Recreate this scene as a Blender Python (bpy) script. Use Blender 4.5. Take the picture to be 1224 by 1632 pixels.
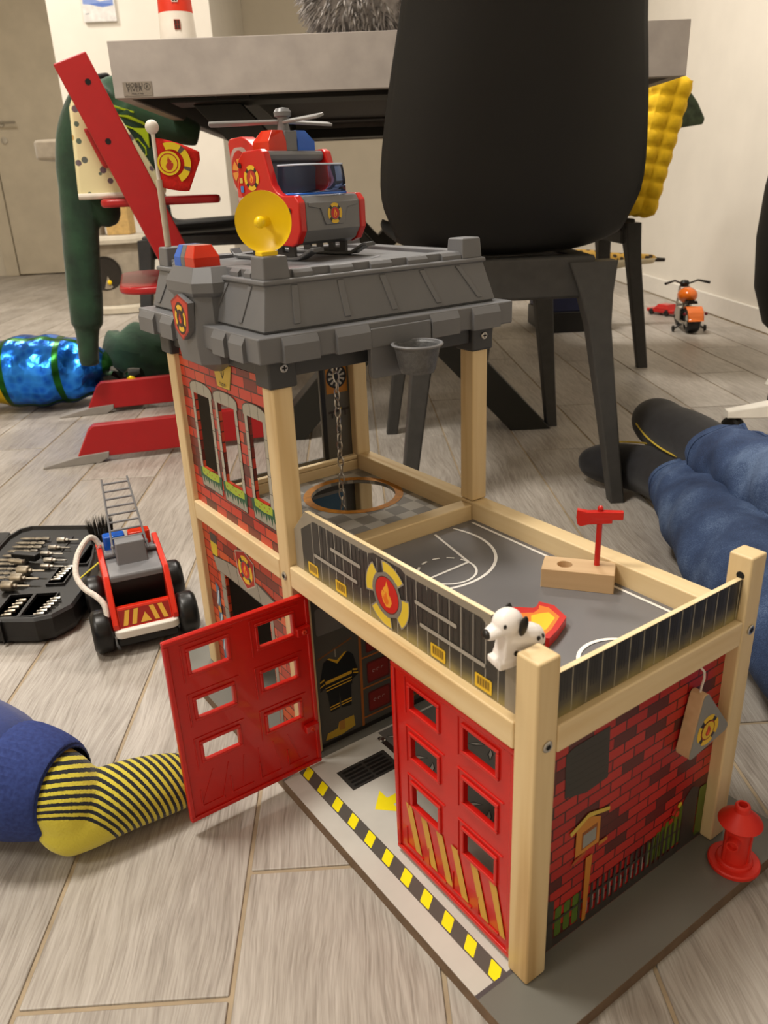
import bpy, bmesh, math, random
from mathutils import Matrix, Vector, Euler
random.seed(7)
SC = bpy.context.scene
COL = SC.collection
PI = math.pi
for o in list(bpy.data.objects):
    bpy.data.objects.remove(o)

# ------------------------------------------------------------------ camera
cam = bpy.data.cameras.new('camera')
cam.sensor_fit = 'VERTICAL'
cam.sensor_height = 36.0
cam.lens = 27.932
cam.clip_start = 0.02
cam.dof.use_dof = True
cam.dof.focus_distance = 0.80
cam.dof.aperture_fstop = 13.0
camo = bpy.data.objects.new('camera', cam)
COL.objects.link(camo)
camo.matrix_world = Matrix(((0.9982277, 0.05369392, -0.02565982, -0.095005),
                            (-0.04418623, 0.37991508, -0.92396543, -0.380527),
                            (-0.03986278, 0.92346169, 0.38161429, 0.530375),
                            (0, 0, 0, 1)))
SC.camera = camo

# ------------------------------------------------------------------ world, lamps, exposure
world = bpy.data.worlds.new('world')
SC.world = world
world.use_nodes = True
world.node_tree.nodes['Background'].inputs[0].default_value = (1.0, 0.9, 0.78, 1)
world.node_tree.nodes['Background'].inputs[1].default_value = 0.25


def area_light(name, loc, size, power, color=(1, .935, .845), sizey=None, rot=(0, 0, 0)):
    l = bpy.data.lights.new(name, 'AREA')
    l.energy = power
    l.color = color
    l.shape = 'RECTANGLE'
    l.size = size
    l.size_y = sizey or size
    o = bpy.data.objects.new(name, l)
    COL.objects.link(o)
    o.location = loc
    o.rotation_euler = rot
    return o


area_light('ceiling_lamp_light', (-0.85, 0.45, 2.5), 0.45, 46)
area_light('ceiling_lamp_light', (0.05, 2.3, 2.5), 0.5, 50)
area_light('ceiling_lamp_light', (-1.9, 3.4, 2.5), 0.5, 36)
area_light('ceiling_lamp_light', (-1.90, -0.9, 2.5), 0.5, 30)
SC.view_settings.view_transform = 'Standard'
SC.view_settings.look = 'None'
SC.view_settings.gamma = 1.0
SC.view_settings.use_curve_mapping = False
SC.view_settings.exposure = 0.06


# ------------------------------------------------------------------ materials
def lin(h):
    h = h.lstrip('#')
    r = []
    for i in (0, 2, 4):
        c = int(h[i:i + 2], 16) / 255
        r.append(c / 12.92 if c <= .04045 else ((c + .055) / 1.055) ** 2.4)
    return (r[0], r[1], r[2], 1)


MATS = {}


class NT:
    """small node-tree helper"""
    def __init__(s, name):
        s.m = bpy.data.materials.new(name)
        s.m.use_nodes = True
        s.t = s.m.node_tree
        s.b = s.t.nodes['Principled BSDF']

    def n(s, kind, **kw):
        nd = s.t.nodes.new(kind)
        for k, v in kw.items():
            if k.startswith('_'):
                setattr(nd, k[1:], v)
            else:
                key = int(k[1:]) if k[0] == 'i' and k[1:].isdigit() else k.replace('__', ' ')
                if hasattr(v, 'is_linked') or isinstance(v, bpy.types.NodeSocket):
                    s.t.links.new(v, nd.inputs[key])
                else:
                    nd.inputs[key].default_value = v
        return nd

    def link(s, a, b):
        s.t.links.new(a, b)

    def ramp(s, fac, stops):
        r = s.t.nodes.new('ShaderNodeValToRGB')
        els = r.color_ramp.elements
        while len(els) < len(stops):
            els.new(.5)
        for e, (p, c) in zip(els, stops):
            e.position = p
            e.color = lin(c) if isinstance(c, str) else c
        s.link(fac, r.inputs[0])
        return r.outputs[0]

    def coords(s, scale=(1, 1, 1), kind='Object', rot=(0, 0, 0)):
        tc = s.t.nodes.new('ShaderNodeTexCoord')
        mp = s.t.nodes.new('ShaderNodeMapping')
        mp.inputs['Scale'].default_value = scale
        mp.inputs['Rotation'].default_value = rot
        s.link(tc.outputs[kind], mp.inputs['Vector'])
        return mp.outputs[0]

    def bump(s, h, strength=.2, dist=.001):
        b = s.t.nodes.new('ShaderNodeBump')
        b.inputs['Strength'].default_value = strength
        b.inputs['Distance'].default_value = dist
        s.link(h, b.inputs['Height'])
        s.link(b.outputs[0], s.b.inputs['Normal'])


def mat(name, col, rough=.5, metal=0, var=.06, vscale=40, bump=0, bscale=400, trans=0, ior=1.45, coat=0, spec=.5, sheen=0):
    if name in MATS:
        return MATS[name]
    t = NT(name)
    b = t.b
    b.inputs['Roughness'].default_value = rough
    b.inputs['Metallic'].default_value = metal
    b.inputs['Specular IOR Level'].default_value = spec
    b.inputs['IOR'].default_value = ior
    if trans:
        b.inputs['Transmission Weight'].default_value = trans
    if coat:
        b.inputs['Coat Weight'].default_value = coat
    if sheen:
        b.inputs['Sheen Weight'].default_value = sheen
    c = lin(col)
    if var:
        nz = t.n('ShaderNodeTexNoise', Vector=t.coords(), Scale=vscale, Detail=3.0)
        lo = tuple(max(0, x * (1 - var * 2)) for x in c[:3]) + (1,)
        hi = tuple(min(1, x * (1 + var * 2)) for x in c[:3]) + (1,)
        t.link(t.ramp(nz.outputs[0], [(.3, lo), (.7, hi)]), b.inputs['Base Color'])
    else:
        b.inputs['Base Color'].default_value = c
    if bump:
        nz = t.n('ShaderNodeTexNoise', Vector=t.coords(), Scale=bscale, Detail=2.0)
        t.bump(nz.outputs[0], bump)
    MATS[name] = t.m
    return t.m


def mat_wood(name, axis, a, b_, c_, rough=.45):
    """pine / beech: growth rings stretched along one axis of the piece"""
    if name in MATS:
        return MATS[name]
    t = NT(name)
    sc = [30, 30, 30]
    sc[axis] = 1.5
    v = t.coords(tuple(sc))
    oi = t.n('ShaderNodeObjectInfo')
    off = t.n('ShaderNodeVectorMath', _operation='ADD')
    t.link(v, off.inputs[0])
    mul = t.n('ShaderNodeMath', _operation='MULTIPLY', i1=37.0)
    t.link(oi.outputs['Random'], mul.inputs[0])
    t.link(mul.outputs[0], off.inputs[1])
    n1 = t.n('ShaderNodeTexNoise', Vector=off.outputs[0], Scale=1.6, Detail=2.0, Distortion=.3)
    w = t.n('ShaderNodeMath', _operation='MULTIPLY', i1=9.0)
    t.link(n1.outputs[0], w.inputs[0])
    sn = t.n('ShaderNodeMath', _operation='SINE')
    t.link(w.outputs[0], sn.inputs[0])
    mr = t.n('ShaderNodeMapRange', i1=-1.0, i2=1.0)
    t.link(sn.outputs[0], mr.inputs[0])
    n2 = t.n('ShaderNodeTexNoise', Vector=off.outputs[0], Scale=9.0, Detail=3.0)
    mx = t.n('ShaderNodeMix', Factor=.3)
    t.link(mr.outputs[0], mx.inputs[2])
    t.link(n2.outputs[0], mx.inputs[3])
    t.link(t.ramp(mx.outputs[0], [(0, a), (.55, b_), (1, c_)]), t.b.inputs['Base Color'])
    t.b.inputs['Roughness'].default_value = rough
    t.bump(n2.outputs[0], .05, .0004)
    MATS[name] = t.m
    return t.m


def mat_brick(name, ua, bw, bh, cols, mortar, off=(0, 0), msize=.0007):
    """printed brick pattern; ua = axis used as horizontal (0 x, 1 y), z is vertical"""
    t = NT(name)
    tc = t.n('ShaderNodeTexCoord')
    sp = t.n('ShaderNodeSeparateXYZ', Vector=tc.outputs['Object'])
    cb = t.n('ShaderNodeCombineXYZ')
    t.link(sp.outputs[ua], cb.inputs[0])
    t.link(sp.outputs[2], cb.inputs[1])
    ad = t.n('ShaderNodeVectorMath', _operation='ADD', i1=(off[0], off[1], 0))
    t.link(cb.outputs[0], ad.inputs[0])
    br = t.n('ShaderNodeTexBrick', Vector=ad.outputs[0], Scale=1.0)
    br.inputs['Mortar Size'].default_value = msize
    br.inputs['Brick Width'].default_value = bw
    br.inputs['Row Height'].default_value = bh
    br.inputs['Color1'].default_value = (0, 0, 0, 1)
    br.inputs['Color2'].default_value = (1, 1, 1, 1)
    br.inputs['Mortar'].default_value = (0, 0, 0, 1)
    br.inputs['Bias'].default_value = 0
    bt = t.ramp(br.outputs['Color'], cols)
    cr = bt.node
    cr.color_ramp.interpolation = 'CONSTANT'
    mx = t.n('ShaderNodeMix', _data_type='RGBA')
    t.link(br.outputs['Fac'], mx.inputs['Factor'])
    t.link(bt, mx.inputs[6])
    mx.inputs[7].default_value = lin(mortar)
    t.link(mx.outputs[2], t.b.inputs['Base Color'])
    t.b.inputs['Roughness'].default_value = .38
    MATS[name] = t.m
    return t.m


def mat_plank():
    t = NT('floor_plank_grain')
    oi = t.n('ShaderNodeObjectInfo')
    cb = t.n('ShaderNodeCombineXYZ')
    for k, f in enumerate((31.0, 57.0, 11.0)):
        m = t.n('ShaderNodeMath', _operation='MULTIPLY', i1=f)
        t.link(oi.outputs['Random'], m.inputs[0])
        t.link(m.outputs[0], cb.inputs[k])
    tc = t.n('ShaderNodeTexCoord')
    ad = t.n('ShaderNodeVectorMath', _operation='ADD')
    t.link(tc.outputs['Object'], ad.inputs[0])
    t.link(cb.outputs[0], ad.inputs[1])

    def stretched(sc):
        mp = t.n('ShaderNodeMapping', Vector=ad.outputs[0])
        mp.inputs['Scale'].default_value = sc
        return mp.outputs[0]
    # slow warp, so that the growth lines bend into figures here and there
    n0 = t.n('ShaderNodeTexNoise', Vector=stretched((14, 4.5, 1)), Scale=1.0, Detail=1.5)
    n9 = t.n('ShaderNodeTexNoise', Vector=stretched((26, 22, 1)), Scale=1.0, Detail=2.0)
    wob = t.n('ShaderNodeMath', _operation='MULTIPLY', i1=.034)
    t.link(n0.outputs[0], wob.inputs[0])
    w9 = t.n('ShaderNodeMath', _operation='MULTIPLY_ADD', i1=.004)
    t.link(n9.outputs[0], w9.inputs[0])
    t.link(wob.outputs[0], w9.inputs[2])
    cw = t.n('ShaderNodeCombineXYZ')
    t.link(w9.outputs[0], cw.inputs[0])
    aw = t.n('ShaderNodeVectorMath', _operation='ADD')
    t.link(ad.outputs[0], aw.inputs[0])
    t.link(cw.outputs[0], aw.inputs[1])

    def lines(sc, detail, rough=.5):
        mp = t.n('ShaderNodeMapping', Vector=aw.outputs[0])
        mp.inputs['Scale'].default_value = sc
        return t.n('ShaderNodeTexNoise', Vector=mp.outputs[0], Scale=1.0, Detail=detail, Roughness=rough).outputs[0]
    fine = lines((640, 26, 1), 2.5, .6)
    mid = lines((210, 11, 1), 3.0)
    broad = t.n('ShaderNodeTexNoise', Vector=stretched((12, 3.2, 1)), Scale=1.0, Detail=4.0, Roughness=.6).outputs[0]
    m1 = t.n('ShaderNodeMix', Factor=.42)
    t.link(fine, m1.inputs[2])
    t.link(mid, m1.inputs[3])
    m2 = t.n('ShaderNodeMix', Factor=.34)
    t.link(m1.outputs[0], m2.inputs[2])
    t.link(broad, m2.inputs[3])
    base = t.ramp(m2.outputs[0], [(.32, '#776f66'), (.43, '#989087'), (.54, '#b0a9a0'), (.66, '#c0bab2')])
    hv = t.n('ShaderNodeHueSaturation', Color=base)
    mr = t.n('ShaderNodeMapRange', i3=.84, i4=1.06)
    t.link(oi.outputs['Random'], mr.inputs[0])
    t.link(mr.outputs[0], hv.inputs['Value'])
    t.link(hv.outputs[0], t.b.inputs['Base Color'])
    t.b.inputs['Roughness'].default_value = .42
    t.b.inputs['Specular IOR Level'].default_value = .4
    t.bump(m1.outputs[0], .3, .0012)
    return t.m


# ------------------------------------------------------------------ mesh builder
class MB:
    def __init__(s):
        s.v, s.f, s.mi, s.sm = [], [], [], []
        s.M = Matrix.Identity(4)
        s.k = 0

    def add(s, vs, fs, smooth=False, k=None):
        b = len(s.v)
        s.v += [tuple(s.M @ Vector(p)) for p in vs]
        flip = s.M.determinant() < 0
        for f in fs:
            f = [b + i for i in f]
            s.f.append(f[::-1] if flip else f)
            s.mi.append(s.k if k is None else k)
            s.sm.append(smooth)
        return s

    def box(s, x0, x1, y0, y1, z0, z1, k=None):
        v = [(x0, y0, z0), (x1, y0, z0), (x1, y1, z0), (x0, y1, z0), (x0, y0, z1), (x1, y0, z1), (x1, y1, z1), (x0, y1, z1)]
        return s.add(v, [(3, 2, 1, 0), (4, 5, 6, 7), (0, 1, 5, 4), (1, 2, 6, 5), (2, 3, 7, 6), (3, 0, 4, 7)], k=k)

    def hexa(s, v, k=None):
        """8 corners, bottom ring then top ring, counter-clockwise from above"""
        return s.add(v, [(3, 2, 1, 0), (4, 5, 6, 7), (0, 1, 5, 4), (1, 2, 6, 5), (2, 3, 7, 6), (3, 0, 4, 7)], k=k)

    def prism(s, poly, a, t0, t1, k=None, smooth=False):
        """extrude a 2D polygon along axis a between t0 and t1"""
        def P(u, w, t):
            return [(t, u, w), (u, t, w), (u, w, t)][a]
        n = len(poly)
        ar = sum(poly[i][0] * poly[(i + 1) % n][1] - poly[(i + 1) % n][0] * poly[i][1] for i in range(n))
        if ar < 0:
            poly = poly[::-1]
        v = [P(u, w, t0) for u, w in poly] + [P(u, w, t1) for u, w in poly]
        up = t1 > t0
        if a == 1:
            up = not up
        fs = [list(range(n))[::-1], list(range(n, 2 * n))] + [[i, (i + 1) % n, n + (i + 1) % n, n + i] for i in range(n)]
        if not up:
            fs = [f[::-1] for f in fs]
        b = len(s.sm)
        s.add(v, fs, smooth=smooth, k=k)
        s.sm[b] = s.sm[b + 1] = False
        return s

    def loft(s, rings, caps=True, smooth=True, k=None, closed=True):
        n = len(rings[0])
        v = [p for r in rings for p in r]
        fs = []
        for i in range(len(rings) - 1):
            for j in range(n if closed else n - 1):
                a, b = i * n + j, i * n + (j + 1) % n
                fs.append([a, b, b + n, a + n])
        s.add(v, fs, smooth, k)
        if caps and closed:
            b = len(s.v)
            s.add(rings[0], [list(range(n))[::-1]], False, k)
            s.add(rings[-1], [list(range(n))], False, k)
        return s

    def lathe(s, prof, n=24, c=(0, 0, 0), k=None, caps=True, smooth=True):
        rings = [[(c[0] + r * math.cos(2 * PI * j / n), c[1] + r * math.sin(2 * PI * j / n), c[2] + z) for j in range(n)] for r, z in prof]
        return s.loft(rings, caps, smooth, k)

    def tube(s, path, rad, n=8, k=None, caps=True, flat=None):
        """sweep circles (optionally squashed: flat=(w,h) and up vector z) along a path"""
        path = [Vector(p) for p in path]
        rings = []
        m = len(path)
        up = Vector((0, 0, 1))
        for i, p in enumerate(path):
            d = (path[min(i + 1, m - 1)] - path[max(i - 1, 0)]).normalized()
            x = d.cross(up)
            if x.length < 1e-4:
                x = d.cross(Vector((0, 1, 0)))
            x.normalize()
            y = x.cross(d)
            up = y
            r = rad[i] if isinstance(rad, (list, tuple)) else rad
            rx, ry = (r if isinstance(r, tuple) else (r, r))
            rings.append([tuple(p + x * rx * math.cos(2 * PI * j / n) + y * ry * math.sin(2 * PI * j / n)) for j in range(n)])
        return s.loft([r[::-1] for r in rings], caps, True, k)

    def sphere(s, c, r, n=12, m=8, k=None, sc=(1, 1, 1)):
        rings = []
        for i in range(m + 1):
            a = -PI / 2 + PI * i / m
            q = max(math.cos(a), 1e-3)
            rings.append([(c[0] + r * sc[0] * q * math.cos(2 * PI * j / n), c[1] + r * sc[1] * q * math.sin(2 * PI * j / n), c[2] + r * sc[2] * math.sin(a)) for j in range(n)])
        return s.loft(rings, True, True, k)

    def panel(s, O, U, V, N, rect, holes, thick, k=None):
        """plate in the plane (O,U,V) with rectangular holes, thickness along -N"""
        O, U, V, N = map(Vector, (O, U, V, N))
        us = sorted(set([rect[0], rect[1]] + [h[0] for h in holes] + [h[1] for h in holes]))
        vs = sorted(set([rect[2], rect[3]] + [h[2] for h in holes] + [h[3] for h in holes]))
        ids = {}
        verts, faces = [], []

        def vid(i, j, b):
            if (i, j, b) not in ids:
                ids[(i, j, b)] = len(verts)
                verts.append(tuple(O + U * us[i] + V * vs[j] - N * (thick * b)))
            return ids[(i, j, b)]
        solid = {}
        for i in range(len(us) - 1):
            for j in range(len(vs) - 1):
                cu, cv = (us[i] + us[i + 1]) / 2, (vs[j] + vs[j + 1]) / 2
                solid[i, j] = not any(h[0] < cu < h[1] and h[2] < cv < h[3] for h in holes)
        for (i, j), ok in solid.items():
            if not ok:
                continue
            faces.append([vid(i, j, 0), vid(i + 1, j, 0), vid(i + 1, j + 1, 0), vid(i, j + 1, 0)])
            faces.append([vid(i, j + 1, 1), vid(i + 1, j + 1, 1), vid(i + 1, j, 1), vid(i, j, 1)])
            for di, dj, e in ((0, -1, ((i, j), (i + 1, j))), (1, 0, ((i + 1, j), (i + 1, j + 1))), (0, 1, ((i + 1, j + 1), (i, j + 1))), (-1, 0, ((i, j + 1), (i, j)))):
                if not solid.get((i + di, j + dj), False):
                    a, b = e
                    faces.append([vid(*b, 0), vid(*a, 0), vid(*a, 1), vid(*b, 1)])
        if U.cross(V).dot(N) < 0:
            faces = [f[::-1] for f in faces]
        return s.add(verts, faces, k=k)

    def build(s, name, m, parent=None, bevel=0, seg=2, subsurf=0, angle=28, label=None, kind=None):
        me = bpy.data.meshes.new(name)
        me.from_pydata(s.v, [], s.f)
        ms = m if isinstance(m, (list, tuple)) else [m]
        for x in ms:
            me.materials.append(x)
        me.polygons.foreach_set('material_index', s.mi)
        me.polygons.foreach_set('use_smooth', s.sm if not bevel else [True] * len(s.sm))
        me.update()
        if any(s.sm) or bevel:
            me.set_sharp_from_angle(angle=math.radians(angle))
        o = bpy.data.objects.new(name, me)
        COL.objects.link(o)
        if parent:
            o.parent = parent
        if bevel:
            b = o.modifiers.new('bevel', 'BEVEL')
            b.width = bevel
            b.segments = seg
            b.limit_method = 'ANGLE'
            b.angle_limit = math.radians(38)
            b.harden_normals = True
        if subsurf:
            b = o.modifiers.new('sub', 'SUBSURF')
            b.levels = b.render_levels = subsurf
        if label:
            o['label'] = label
        if kind:
            o['kind'] = kind
        return o


def tag(o, label, cat, group=None):
    o['label'] = label
    o['category'] = cat
    if group:
        o['group'] = group
    return o


def thing(name, label, cat, loc=(0, 0, 0), rz=0, group=None, rot=None):
    o = bpy.data.objects.new(name, None)
    o.empty_display_size = .05
    COL.objects.link(o)
    o.location = loc
    o.rotation_euler = rot or (0, 0, rz)
    return tag(o, label, cat, group)


def copy_tree(o, parent=None):
    c = o.copy()
    COL.objects.link(c)
    c.parent = parent
    for ch in o.children:
        copy_tree(ch, c)
    return c


def arc(c, r, a0, a1, n):
    return [(c[0] + r * math.cos(math.radians(a0 + (a1 - a0) * i / n)), c[1] + r * math.sin(math.radians(a0 + (a1 - a0) * i / n))) for i in range(n + 1)]


def circ(c, r, n=28, ry=None):
    return [(c[0] + r * math.cos(2 * PI * i / n), c[1] + (ry or r) * math.sin(2 * PI * i / n)) for i in range(n)]


def ringseg(c, r0, r1, a0, a1, n=8):
    return arc(c, r1, a0, a1, n) + arc(c, r0, a1, a0, n)


def rrect(x0, x1, y0, y1, r, n=4):
    p = []
    for cx, cy, a in ((x1 - r, y1 - r, 0), (x0 + r, y1 - r, 90), (x0 + r, y0 + r, 180), (x1 - r, y0 + r, 270)):
        p += arc((cx, cy), r, a, a + 90, n)
    return p


def line2(p, q, w):
    d = Vector((q[0] - p[0], q[1] - p[1])).normalized() * (w / 2)
    return [(p[0] - d.y, p[1] + d.x), (p[0] + d.y, p[1] - d.x), (q[0] + d.y, q[1] - d.x), (q[0] - d.y, q[1] + d.x)]


def pline(pts, w):
    return [line2(pts[i], pts[i + 1], w) for i in range(len(pts) - 1)]


def ink(c):
    return mat('print_' + c.lstrip('#'), c, .4, var=.02)


def decal(name, items, O, U, V, N, parent, off=.00025, step=.00006, **kw):
    """flat print: items = (polygon, colour); drawn in order, each a hair proud of the one before"""
    O, U, V, N = map(Vector, (O, U, V, N))
    cols = []
    mb = MB()
    flip = U.cross(V).dot(N) < 0
    for i, (poly, c) in enumerate(items):
        if c not in cols:
            cols.append(c)
        n = len(poly)
        ar = sum(poly[a][0] * poly[(a + 1) % n][1] - poly[(a + 1) % n][0] * poly[a][1] for a in range(n))
        f = list(range(n))
        if (ar < 0) != flip:
            f = f[::-1]
        lay = off + min(step, .0006 / len(items)) * i
        mb.add([tuple(O + U * p[0] + V * p[1] + N * lay) for p in poly], [f], k=cols.index(c))
    return mb.build(name, [ink(c) if isinstance(c, str) else c for c in cols], parent, **kw)


def flame(c, s):
    P = [(0, 1), (.12, .62), (.42, .35), (.3, .1), (.5, .22), (.62, -.1), (.45, -.6), (.1, -.9), (-.3, -.8), (-.52, -.4), (-.4, -.05), (-.22, .12), (-.2, .5)]
    return [(c[0] + s * x, c[1] + s * y) for x, y in P]


def badge(c, r, outer='#e3b92c', inner='#c3231b', ringc='#6d6a66', fl='#f0a030', gap='#2c2a2c'):
    it = [(circ(c, r * .92), gap)]
    for a in (45, 135, 225, 315):
        it.append((ringseg(c, r * .66, r, a - 33 + 45, a + 33 + 45), outer))
    it.append((circ(c, r * .66, 8), ringc))
    it.append((circ(c, r * .56), inner))
    it.append((flame(c, r * .44), fl))
    it.append((flame((c[0], c[1] - r * .12), r * .24), '#d8541f'))
    return it


def glyphs(text, size, font=None):
    cu = bpy.data.curves.new('txt', 'FONT')
    cu.body = text
    cu.size = size
    cu.align_x = 'CENTER'
    cu.resolution_u = 2
    o = bpy.data.objects.new('txt', cu)
    COL.objects.link(o)
    dg = bpy.context.evaluated_depsgraph_get()
    me = o.evaluated_get(dg).to_mesh()
    vs = [tuple(v.co) for v in me.vertices]
    fs = [list(p.vertices) for p in me.polygons]
    o.evaluated_get(dg).to_mesh_clear()
    bpy.data.objects.remove(o)
    return vs, fs


def lettering(text, size, O, U, V, N, m, parent, off=.0005, name='lettering'):
    vs, fs = glyphs(text, size)
    O, U, V, N = map(Vector, (O, U, V, N))
    mb = MB()
    flip = U.cross(V).dot(N) < 0
    mb.add([tuple(O + U * x + V * y + N * off) for x, y, z in vs], [f[::-1] if flip else f for f in fs])
    return mb.build(name, m, parent)


# common materials
PINE = '#dcbd8c', '#cfa871', '#b98d55'
PX = mat_wood('pine_along_x', 0, '#e3cda2', '#d6ba89', '#b58e58')
PY = mat_wood('pine_along_y', 1, '#e3cda2', '#d6ba89', '#b58e58')
PZ = mat_wood('pine_along_z', 2, '#e0c99c', '#cfb280', '#ab844e')
BEECH = mat_wood('beech', 0, '#d2b48c', '#c2a27b', '#ac8a63')
ROOF = mat('grey_moulded_plastic', '#66676a', .42, var=.02, vscale=20)
DGREY = mat('dark_grey_plastic', '#3a3b3d', .45, var=.03)
RED = mat('red_plastic', '#c2170f', .28, var=.03, coat=.2)
SCREW = mat('steel_screw', '#b9b6b0', .3, metal=1, var=.05, vscale=200)
BLACK = mat('black_plastic', '#0c0b0a', .4, var=.1)
RUBBER = mat('black_rubber', '#111111', .35, var=.1)
WHITE = mat('white_plastic', '#e9e4da', .35, var=.02)
YEL = mat('yellow_plastic', '#f2cc08', .35, var=.02)
HOLE = mat('dark_hole', '#0a0808', .8, var=0)
CLEAR = mat('clear_plastic', '#b4c9f4', .05, trans=1.0, var=0, ior=1.22)
BLUEL = mat('blue_lens', '#1466d8', .15, var=.03, trans=.25)
REDL = mat('red_lens', '#e03414', .15, var=.05, trans=.25)
EX, EY, EZ = (1, 0, 0), (0, 1, 0), (0, 0, 1)
NX, NY, NZ = (-1, 0, 0), (0, -1, 0), (0, 0, -1)
# ------------------------------------------------------------------ setting: room shell
def struct(name, mb, m, parent=None, **kw):
    o = mb.build(name, m, parent, **kw)
    o['kind'] = 'structure'
    return o


WALL = mat('wall_paint', '#e3ddd2', .75, var=.015, vscale=6, bump=.03, bscale=300)
WALLB = mat('hall_paint', '#cfc5b2', .75, var=.015, vscale=6)
CEIL = mat('ceiling_paint', '#e8e3d8', .8, var=.01)
GROUT = mat('grout', '#a08f76', .8, var=.08, vscale=30)
DOORM = mat('door_laminate', '#c4b9a4', .45, var=.03, vscale=9)
TRIMW = mat('white_trim', '#e6e1d8', .4, var=.01)

floor = struct('floor', MB().box(-3.2, 1.335, -1.8, 6.1, -.03, -.0016), GROUT)
PLANK = mat_plank()
PW, PL, GAP = .1525, .92, .0034
pm = MB()
pm.box(-PW / 2 + GAP / 2, PW / 2 - GAP / 2, -PL / 2 + GAP / 2, PL / 2 - GAP / 2, -.012, 0)
proto = None
for k in range(-18, 12):
    x = -.36 + PW * (k + .5)
    if x - PW / 2 > 1.3:
        continue
    offs = {0: .015, 1: .127, 2: .42, 3: .73, 4: .28, 5: .62}.get(k, (k * .37) % 1 * PL)
    j0 = math.floor((-1.0 - offs) / PL)
    y = offs + j0 * PL
    while y < 5.9:
        # leave out planks far outside the view cone
        far = y + PL + .45
        if abs(x + .1) < .60 * max(far, .2) + .62 and y + PL > -.75:
            if proto is None:
                proto = o = pm.build('plank', PLANK, floor, bevel=.0012, seg=1)
            else:
                o = proto.copy()
                COL.objects.link(o)
            o.location = (x, y + PL / 2, 0)
        y += PL
struct('ceiling', MB().box(-3.2, 1.335, -1.8, 6.1, 2.65, 2.75), CEIL)
struct('wall_right', MB().box(1.335, 1.435, -1.8, 6.1, -.03, 2.65), WALL)
struct('wall_left', MB().box(-3.3, -3.2, -1.8, 6.1, -.03, 2.65), WALLB)
struct('wall_front', MB().box(-3.2, 1.335, -1.9, -1.8, -.03, 2.65), WALL)
struct('wall_hall', MB().box(-3.2, 1.335, 6.0, 6.1, -.03, 2.65), WALLB)
struct('wall_back', MB().box(-1.566, -.745, 4.4, 5.99, -.001, 2.65), WALL)
struct('baseboard_right', MB().box(1.322, 1.335, -1.8, 5.99, 0, .075), TRIMW, bevel=.004)
d = struct('door_1', MB().box(-2.58, -1.76, 5.955, 5.985, .008, 2.05), DOORM, bevel=.003)
h = MB()
h.lathe([(.024, 0), (.024, .01)], 16, (0, 0, 0))
h.tube([(0, 0, .01), (0, 0, .05), (.03, 0, .055), (.12, 0, .055)], .008)
o = h.build('door_handle', SCREW, d)
o.matrix_local = Matrix.Translation((-2.5, 5.955, 1.03)) @ Matrix.Rotation(PI / 2, 4, 'X')
h = MB().lathe([(.024, 0), (.024, .008), (.008, .009)], 16)
o = h.build('keyhole_plate', SCREW, d)
o.matrix_local = Matrix.Translation((-2.5, 5.955, .92)) @ Matrix.Rotation(PI / 2, 4, 'X')
t = MB().box(-2.68, -2.585, 5.945, 6.0, 0, 2.14)
t.box(-2.68, -1.66, 5.945, 6.0, 2.055, 2.14)
t.box(-1.755, -1.66, 5.945, 6.0, 0, 2.14)
struct('trim_1', t, DOORM, bevel=.003)

# ------------------------------------------------------------------ the fire station (local frame: x depth, y length, z up)
S_D, S_L, S_LY, S_T = .2333, .5297, .2999, .011
ST = thing('toy_fire_station', 'large wooden toy fire station with red garage doors and grey roof', 'toy', rz=math.radians(33))
s = .0189
B0, B1, H1, ZC = .2016, .2222, .2734, .3800
BASE_G = mat('base_grey_print', '#6b6a63', .42, var=.02, vscale=12)
MDF = mat('board_edge', '#6d5844', .7, var=.08, vscale=80)
base = MB()
base.box(-.0333, S_D + .042, -.039, S_L + .045, 0, S_T, k=1)
base.box(-.0331, S_D + .0418, -.0388, S_L + .0448, S_T - .0003, S_T + .0002, k=0)
bo = base.build('base_board', [BASE_G, MDF], ST)
# print on the base
LG = '#c3c0b8'
it = [(((-.033, .0155), (.215, .0155), (.215, .2925), (.0005, .2925), (-.033, .2865)), LG)]
it += [(((-.0158, .0155), (-.0032, .0155), (-.0032, .292), (-.0158, .2885)), '#55504b')]
for i in range(11):
    y = .0215 + (.2815 - .0215) * i / 10
    it.append((((-.0046, y + .0088), (-.0041, y + .0080), (-.0041, y - .0010), (-.0048, y - .0020), (-.0142, y - .0088), (-.0147, y - .0080), (-.0147, y + .0010), (-.0140, y + .0020)), '#f6e610'))
it.append((((-.033, .0128), (.22, .0128), (.22, .0162), (-.033, .0162)), '#4d484a'))
it.append((((.012, .2655), (.067, .2655), (.067, .2355), (.012, .2355)), '#34322f'))
for i in range(5):
    it.append((rrect(.016, .0385, .2385 + i * .0052, .2416 + i * .0052, .0012, 2), '#161513'))
    it.append((rrect(.0405, .063, .2385 + i * .0052, .2416 + i * .0052, .0012, 2), '#161513'))
it.append((((.014, .2035), (.031, .2205), (.031, .2085), (.075, .2085), (.075, .1985), (.031, .1985), (.031, .1865)), '#f0dc12'))
it.append((rrect(.072, .078, .2, .284, .003, 3), '#2e2521'))
it.append((((.078, .022), (.212, .022), (.212, .29), (.078, .29)), '#64615d'))
for i in range(7):
    for j in range(13):
        a = 45 if (i + j) % 2 else -45
        cx, cy = .088 + i * .0190, .034 + j * .0200
        c_, s_ = math.cos(math.radians(a)), math.sin(math.radians(a))
        for r, w_, col in ((.0088, .0030, '#262523'), (.0072, .0017, '#a5a19a')):
            it.append((((cx - c_ * r, cy - s_ * r), (cx + s_ * w_, cy - c_ * w_), (cx + c_ * r, cy + s_ * r), (cx - s_ * w_, cy + c_ * w_)), col))
decal('ground_print', it, (0, 0, S_T), EX, EY, EZ, ST)
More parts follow.
